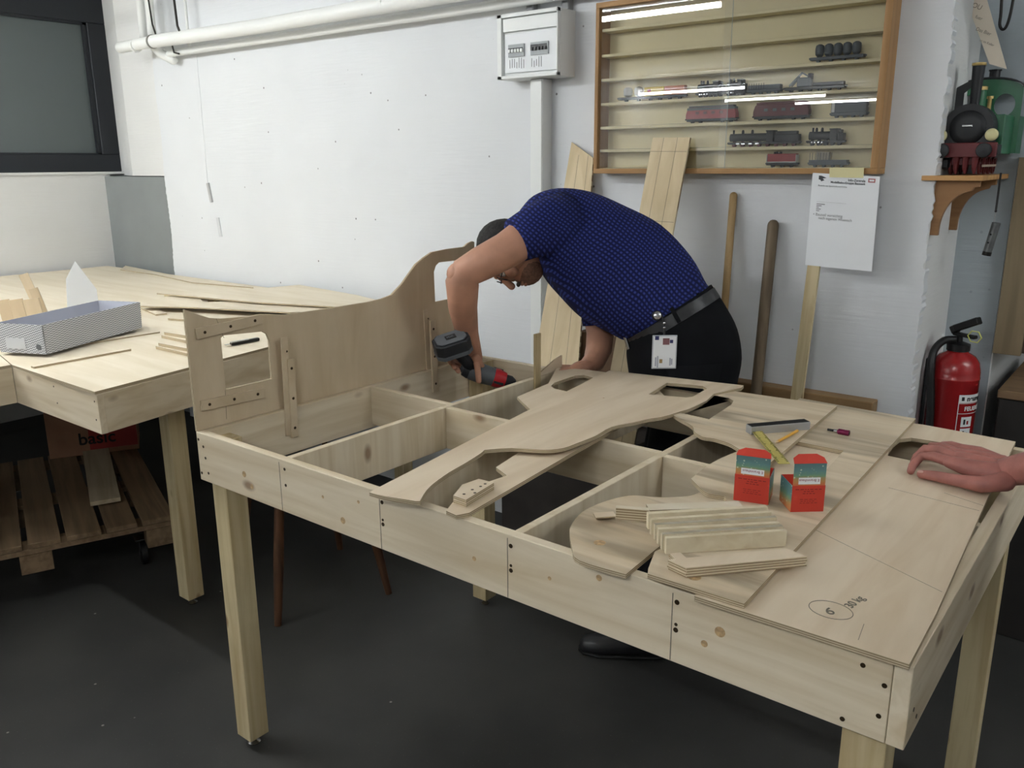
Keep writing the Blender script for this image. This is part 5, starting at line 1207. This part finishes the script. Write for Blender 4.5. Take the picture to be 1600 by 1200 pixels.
handL = [T([(739, 548, 2.80, .027), (741, 562, 2.81, .025), (739, 572, 2.80, .018)]), T([(739, 555, 2.80, .020), (728, 562, 2.81, .018)]),
         T([(741, 556, 2.80, .012), (745, 568, 2.745, .0110), (747, 582, 2.722, .0100), (748, 595, 2.726, .0090)]),
         T([(738, 574, 2.80, .011), (722, 577, 2.795, .0095), (712, 574, 2.765, .0090), (716, 580, 2.745, .0080)]),
         T([(734, 570, 2.80, .011), (717, 571, 2.795, .0095), (706, 567, 2.765, .0090), (710, 574, 2.745, .0080)]),
         T([(730, 565, 2.80, .010), (712, 564, 2.795, .0085), (700, 560, 2.768, .0080), (704, 567, 2.75, .0072)]),
         T([(744, 560, 2.745, .014), (752, 572, 2.765, .011), (756, 582, 2.785, .0095)])]
armR = T([(925, 400, 2.94, .07), (932, 470, 2.96, .056), (938, 520, 2.955, .048), (936, 545, 2.93, .046), (928, 565, 2.89, .038), (916, 574, 2.86, .029)])
handR = [T([(918, 574, 2.86, .029), (903, 577, 2.83, .026), (893, 580, 2.815, .018)])] + \
        [T([(900 - 2 * i, 578 - i, 2.825 + .022 * i, .0110), (884 - 2 * i, 577 - i, 2.80 + .022 * i, .0098), (874 - i, 582 - 1.5 * i, 2.788 + .022 * i, .0085)]) for i in range(4)] + \
        [T([(915, 580, 2.82, .013), (902, 586, 2.79, .011), (892, 588, 2.775, .009)])]
body = [shrunk(.93), neck, armL, elb, armR] + handL + handR + head
hipL, kneeL, ankL = at(1062, 575, 2.73), V((.715, 1.245, .50)), V((.70, 1.150, .10))
hipR, kneeR, ankR = at(1058, 572, 2.92), V((.60, 1.40, .50)), V((.56, 1.42, .10))
legs_ = [tube([hipL, V((.72, 1.275, .78)), kneeL, V((.72, 1.20, .30)), ankL], [.08, .070, .060, .052, .040], 16), tube([hipR, V((.62, 1.43, .78)), kneeR, V((.58, 1.41, .30)), ankR], [.08, .070, .060, .052, .040], 16)]
hips = rings([rg((1085, 440), (1000, 515), .12), rg((1112, 480), (1005, 556), .12), rg((1120, 530), (1010, 590), .12), rg((1120, 575), (1020, 620), .12)])
blob('body', body + legs_ + [hips], SKIN, man, .0048, 3)
blob('shirt', [torso, T([(880, 352, 2.69, .105), (850, 356, 2.64, .088), (822, 368, 2.605, .074), (806, 376, 2.595, .068)], 20, False), T([(930, 400, 2.92, .10), (938, 470, 2.95, .074), (940, 508, 2.955, .066)], 18, False),
               T([(850, 372, 2.79, .078), (834, 384, 2.79, .072)], 18, False)], SHIRT, man, .0065, 4)
tl = [rings([rg((a, b), (c, d), e) for a, b, c, d, e in smooth_poly([(1108, 446, 983, 527, .162), (1128, 476, 980, 552, .170), (1148, 515, 984, 585, .176), (1155, 560, 990, 615, .172), (1148, 600, 1010, 640, .155)], False, 4)]),
      tube([at(1075, 560, 2.72), V((.745, 1.295, .84)), V((.722, 1.265, .68)), kneeL, V((.72, 1.205, .30)), V((.70, 1.165, .07))], [.125, .108, .094, .080, .070, .066], 18),
      tube([at(1085, 560, 2.90), V((.66, 1.44, .84)), V((.63, 1.43, .68)), kneeR, V((.58, 1.41, .30)), V((.56, 1.43, .07))], [.125, .108, .094, .080, .070, .066], 18)]
blob('trousers', tl, TROU, man, .008, 5)
bdir = (RT * .49 - UP * .87).normalized()
def brg(off, k): a, b_ = at(1112, 452, D), at(981, 531, D); return oval((a + b_) / 2 + bdir * off, (a - b_) / 2 * k, FW * .168 * k, 36, 2.3)
mesh('belt', rings([brg(-.004, .98), brg(-.003, 1.01), brg(.033, 1.025), brg(.034, .99)]), BELT, man, smooth=True, auto=40)
for px, py in ((1055, 492), (1095, 470)): 
    mesh('belt_loop', obox(at(px, py, 2.622 if px < 1090 else 2.66), Matrix((bdir, -FW, bdir.cross(-FW))).transposed(), .026, .003, .006), TROU, man)
mesh('buckle', beam(at(976, 524, 2.76), at(983, 546, 2.76), .012, .010)[0], STEEL, man, bev=.002)
# hair as its own child
hair = blob('hair', [ball(hp(.016, -.016, 0), .100, .088, .081, Rh, 24, 14), ball(hp(.068, .046, 0), .046, .050, .062, Rh, 20, 12)], HAIR, man, .004, 2)
mesh('glasses', join(*[tube([hp(.004 + .017 * math.cos(a), .101 + .004 * math.sin(a), s * .034 + .022 * math.sin(a)) for a in [math.pi * 2 * i / 16 for i in range(17)]], .0018, 6) for s in (-1, 1)] +
     [tube([hp(.008, .101, s * .055), hp(.006, .07, s * .078), hp(.000, .01, s * .083)], .0018, 6) for s in (-1, 1)] + [tube([hp(.006, .101, -.014), hp(.006, .106, 0), hp(.006, .101, .014)], .0016, 6)]), DARKM, man)
blob('jaw_shade', [ball(hp(-.070, .040, 0), .053, .058, .055, Rh, 20, 12)], plain('jaw_shade_skin', (128, 96, 80), .8, noise=.15, nscale=160), man, .004, 2)  # dark shade on the jaw, painted as a darker skin shape
for s in (-1, 1):
    e_ = mesh('eye', ball(hp(.006, .084, s * .032), .011, .009, .013, Rh), plain('eye_white', (220, 216, 210), .3), man, smooth=True)
    mesh('iris', ball(hp(.005, .0905, s * .032), .005, .003, .005, Rh), BLACKM, e_)
mesh('moustache', ball(hp(-.051, .100, 0), .007, .008, .026, Rh), plain('grey_hair', (90, 84, 78), .8, noise=.3, nscale=120), man, smooth=True)
# shoes
for nm, c, dv in (('L', V((.66, 1.115, 0)), V((-.83, -.50, 0)).normalized()), ('R', V((.50, 1.40, 0)), V((-.80, -.60, 0)).normalized())):
    sd = V((-dv.y, dv.x, 0)); heel = c - dv * .12
    rs = [oval(heel + dv * x + V((0, 0, h_ / 2 + .002)), sd * w_, V((0, 0, h_ / 2)), 16, 2.6) for x, w_, h_ in ((0, .028, .05), (.03, .038, .09), (.09, .042, .095), (.15, .046, .070), (.22, .048, .055), (.27, .034, .045), (.285, .012, .03))]
    sh_ = mesh('shoe', rings(rs), BELT, man, smooth=True, auto=60)
    mesh('sole', rings([oval(heel + dv * x + V((0, 0, .007)), sd * (w_ * 1.06), V((0, 0, .006)), 12, 4) for x, w_ in ((-.003, .026), (.03, .040), (.15, .046), (.22, .050), (.275, .034), (.29, .012))]), BLACKM, sh_)
# badge reel and card
t = thing('id_badge', 'white identity card hanging from a badge reel on the man\'s belt', 'badge', at(1038, 550, 2.585))
Rf = Matrix((RT, UP, -FW)).transposed()
yaw_r = V((RT.x, RT.y, 0)).normalized(); Rv = Matrix((yaw_r, V((-yaw_r.y, yaw_r.x, 0)), V((0, 0, 1)))).transposed()
rc = at(1027, 493, 2.600); mesh('badge_reel', lathe(rc, [(.011, .004), (.012, 0), (.012, -.004), (.009, -.006), (.001, -.0065)], 20, FW), STEEL, t, smooth=True, auto=40)
mesh('reel_back', lathe(rc, [(.015, .012), (.015, .002), (.013, 0)], 20, FW), BLACK, t)
mesh('strap', tube([at(1034, 492, 2.60), at(1038, 506, 2.595), at(1038, 524, 2.588)], .003, 8), BLACK, t)
for py in (505, 512): mesh('snap', ball(at(1038, py, 2.588), .0046), STEEL, t, smooth=True)
c = at(1038, 550, 2.585)
cd = mesh('card_holder', obox(c, Rv, .0375, .0012, .052), plain('card_clear', (190, 194, 200), .3), t, rot=Rv, bev=.0008)
nf = Rv @ V((0, -1, 0))
mesh('card', obox(c + nf * .0015, Rv, .034, .0005, .048), PAPER, t, rot=Rv)
def pt_(x, z): return c + nf * .0024 + Rv @ V((x, 0, z))
mesh('card_photo', obox(pt_(.004, .033), Rv, .010, .0003, .010), plain('photo_rose', (130, 90, 92), .6), t, rot=Rv)
mesh('card_mark', obox(pt_(.020, .033), Rv, .005, .0003, .005), plain('photo_navy', (46, 50, 96), .6), t, rot=Rv)
mesh('card_mark', obox(pt_(-.024, .044), Rv, .006, .0003, .006), plain('photo_navy', (46, 50, 96), .6), t, rot=Rv)
mesh('card_chip', obox(pt_(-.010, -.028), Rv, .0045, .0003, .006), plain('chip_tan', (150, 126, 84), .5), t, rot=Rv)
for x, h_ in ((-.026, .014), (-.020, .018), (.018, .012), (.023, .009)): mesh('card_mark', obox(pt_(x, -.030), Rv, .002, .0003, h_), plain('print_pale', (168, 172, 184), .6), t, rot=Rv)

# ------------------------------------------------------------------ cordless drill
DG = plain('drill_grey', (92, 96, 100), .5); DR = plain('drill_red', (186, 36, 44), .4); DK = plain('drill_dark', (40, 42, 46), .5)
t = thing('cordless_drill', 'grey and red cordless drill held upside down in the man\'s hand', 'drill', at(750, 590, 2.79))
ax = (at(800, 598, 2.80) - at(732, 578, 2.775)).normalized(); gr = (at(708, 540, 2.755) - at(752, 588, 2.785)); gr = (gr - ax * gr.dot(ax) * .55).normalized()
r0 = at(730, 577, 2.775)
mesh('motor_body', tube([r0 - ax * .004, r0 + ax * .012, r0 + ax * .05, r0 + ax * .092], [.020, .031, .033, .030], 20, dome=True), DG, t, smooth=True, auto=50)
mesh('rear_cap', tube([r0 - ax * .014, r0 + ax * .006], [.024, .030], 20), DK, t, smooth=True, auto=50)
mesh('gear_case', tube([r0 + ax * .090, r0 + ax * .104, r0 + ax * .130], [.031, .032, .026], 20), DR, t, smooth=True, auto=50)
for k in range(3): a = 2.1 * k; mesh('case_rib', obox(r0 + ax * .108 + (UP * math.cos(a) - FW * math.sin(a)) * .029, frame_of(ax), .016, .005, .004), DK, t)
mesh('chuck', tube([r0 + ax * .130, r0 + ax * .150, r0 + ax * .165], [.021, .021, .012], 16), DK, t, smooth=True, auto=50)
mesh('bit', cyl(r0 + ax * .165, r0 + ax * .180, .003, 8), STEEL, t)
bt = at(706, 536, 2.69)
mesh('handle', tube([r0 + ax * .030, r0.lerp(bt, .45) + ax * .012, bt - (bt - r0).normalized() * .020], [.021, .019, .024], 16), DK, t, smooth=True)
mesh('trigger', ball(r0 + ax * .052 + gr * .030 - FW * .008, .010, .010, .008), DR, t, smooth=True)
bz = (UP * .78 - FW * .55 - RT * .15).normalized(); bx = (RT * .85 + UP * .42 + FW * .1); bx = (bx - bz * bx.dot(bz)).normalized(); by = bz.cross(bx); Rb2 = Matrix((bx, by, bz)).transposed()
def oct_(hx, hy, z0_, z1_, c_=.018):
    q = [(-hx + c_, -hy), (hx - c_, -hy), (hx, -hy + c_), (hx, hy - c_), (hx - c_, hy), (-hx + c_, hy), (-hx, hy - c_), (-hx, -hy + c_)]
    return prism([bt + Rb2 @ V((x, y, z0_)) for x, y in q], Rb2 @ V((0, 0, z1_ - z0_)))
b_ = mesh('battery_pack', oct_(.058, .042, -.028, .018), [DK, DK], t, bev=.003)
mesh('battery_cover', oct_(.049, .034, .018, .023, .014), [DG, DG], b_, bev=.002)
mesh('battery_band', oct_(.059, .043, -.034, -.020), [DG, DG], b_, bev=.001)
mesh('badge_plate', obox(bt + Rb2 @ V((0, 0, .0236)), Rb2, .017, .012, .0006), BLACK, b_, rot=Rb2)
text('lettering', 'FDR', bt + Rb2 @ V((-.013, -.005, .0244)), bx, by, .013, DG, b_, bold=.0003)

# ================================================================== person at the right edge, hand on the sheet
man2 = thing('person', 'second person at the picture edge, bare hand resting on the plywood sheet', 'person', (2.30, .52, 0))
def Z(px, py, z): return onz(px, py, z)
def H2(pts, dome=True): return tube([p if isinstance(p, V) else Z(*p[:3]) for p, _ in pts], [r for _, r in pts], 14, dome=dome)
zs = zE
wr = Z(1568, 738, zs + .036)
elbow2, should2 = V((2.06, .60, 1.19)), V((2.22, .56, 1.44))
g2 = [H2([(wr, .029), (wr.lerp(elbow2, .12), .033), (wr.lerp(elbow2, .45), .044), (wr.lerp(elbow2, .8), .050), (elbow2, .046), (should2, .060)]),
      H2([((1566, 728, zs + .040), .023), ((1524, 716, zs + .042), .018), ((1488, 708, zs + .040), .0125)]),
      H2([((1566, 742, zs + .034), .026), ((1530, 736, zs + .036), .022), ((1484, 722, zs + .040), .0135)]),
      H2([((1560, 735, zs + .038), .024), ((1522, 724, zs + .042), .020), ((1492, 713, zs + .041), .013)]),
      H2([((1564, 726, zs + .038), .020), ((1530, 708, zs + .036), .015), ((1502, 701, zs + .034), .011)]),
      # thumb along the near side
      H2([((1570, 752, zs + .030), .021), ((1532, 757, zs + .024), .017), ((1492, 750, zs + .020), .0125), ((1462, 744, zs + .015), .0115), ((1440, 741, zs + .0115), .0095)]),
      # index, middle, ring, little
      H2([((1486, 722, zs + .040), .0125), ((1458, 713, zs + .041), .0105), ((1439, 713, zs + .034), .0098), ((1426, 728, zs + .018), .0088), ((1423, 736, zs + .0095), .0078)]),
      H2([((1490, 714, zs + .042), .0125), ((1466, 703, zs + .043), .0108), ((1446, 701, zs + .036), .0100), ((1432, 714, zs + .018), .0090), ((1428, 722, zs + .0095), .0080)]),
      H2([((1492, 707, zs + .040), .0120), ((1472, 698, zs + .040), .0100), ((1456, 697, zs + .032), .0094), ((1446, 707, zs + .0095), .0080)]),
      H2([((1502, 701, zs + .034), .0110), ((1486, 695, zs + .033), .0088), ((1474, 695, zs + .024), .0082), ((1468, 700, zs + .0085), .0072)])]
hd2 = V((2.22, .46, 1.68))
g2 += [ball(hd2, .076, .095, .112, None, 24, 16), ball(hd2 + V((-.02, 0, -.06)), .056, .066, .062), tube([V((2.26, .50, 1.45)), hd2], [.062, .058], 14, dome=True), tube([V((2.13, .46, 1.69)), V((2.10, .46, 1.665))], [.010, .014], 10, dome=True),
       rings([oval(V((2.30, .50, z)), V((hx, 0, 0)), V((0, hy, 0)), 24) for z, hx, hy in ((.95, .10, .15), (1.15, .10, .15), (1.35, .11, .19), (1.45, .09, .17), (1.49, .05, .07))]),
       tube([V((2.30, .42, .92)), V((2.30, .42, .5)), V((2.30, .42, .08))], [.085, .058, .04], 14), tube([V((2.30, .60, .92)), V((2.30, .60, .5)), V((2.30, .60, .08))], [.085, .058, .04], 14),
       tube([V((2.28, .34, 1.42)), V((2.32, .26, 1.15)), V((2.24, .24, .92))], [.056, .044, .03], 14, dome=True)] + \
      [tube([V((2.24, .225 + .016 * i, .92)), V((2.215, .225 + .016 * i, .86)), V((2.19, .225 + .016 * i, .83))], [.012, .0095, .008], 10, dome=True) for i in range(4)] + [tube([V((2.22, .25, .92)), V((2.18, .25, .88))], [.012, .009], 10, dome=True)]
blob('body', g2, SKINR, man2, .0032, 3)
# nails on thumb and index
for p, r in ((Z(1439, 737, zs + .0185), .0055),): mesh('fingernail', ball(p, r * 1.3, r, r * .5, Matrix.Rotation(.3, 3, 'Z')), plain('nail', (204, 160, 148), .35), man2, smooth=True)
GS = plain('grey_shirt', (96, 98, 102), .85, noise=.08, nscale=12)
blob('shirt', [rings([oval(V((2.30, .50, z)), V((hx, 0, 0)), V((0, hy, 0)), 24) for z, hx, hy in ((.93, .125, .175), (1.15, .125, .18), (1.35, .135, .215), (1.45, .115, .20), (1.50, .06, .08))]),
               tube([should2 + V((.03, 0, 0)), should2.lerp(elbow2, .55)], [.085, .068], 16), tube([V((2.28, .34, 1.42)), V((2.31, .28, 1.24))], [.085, .068], 16)], GS, man2, .008, 3)
blob('trousers', [rings([oval(V((2.30, .50, z)), V((hx, 0, 0)), V((0, hy, 0)), 24) for z, hx, hy in ((.98, .125, .172), (.88, .13, .178), (.80, .12, .17))]),
                  tube([V((2.30, .42, .86)), V((2.30, .42, .5)), V((2.30, .42, .05))], [.10, .075, .06], 16), tube([V((2.30, .60, .86)), V((2.30, .60, .5)), V((2.30, .60, .05))], [.10, .075, .06], 16)], TROU, man2, .009, 3)
mesh('hair', ball(hd2 + V((.018, 0, .018)), .078, .099, .108, None, 20, 14), HAIR, man2, smooth=True)
for y in (-.03, .03): mesh('eye', ball(hd2 + V((-.069, y, .01)), .010, .012, .008), plain('eye_white', (220, 216, 210), .3), man2, smooth=True)
for y in (.42, .60):
    mesh('shoe', rings([oval(V((2.36 - x, y, h_ / 2 + .002)), V((0, w_, 0)), V((0, 0, h_ / 2)), 16, 2.6) for x, w_, h_ in ((0, .028, .05), (.03, .038, .09), (.09, .042, .09), (.15, .046, .065), (.22, .046, .05), (.27, .02, .03))]), BELT, man2, smooth=True, auto=60)
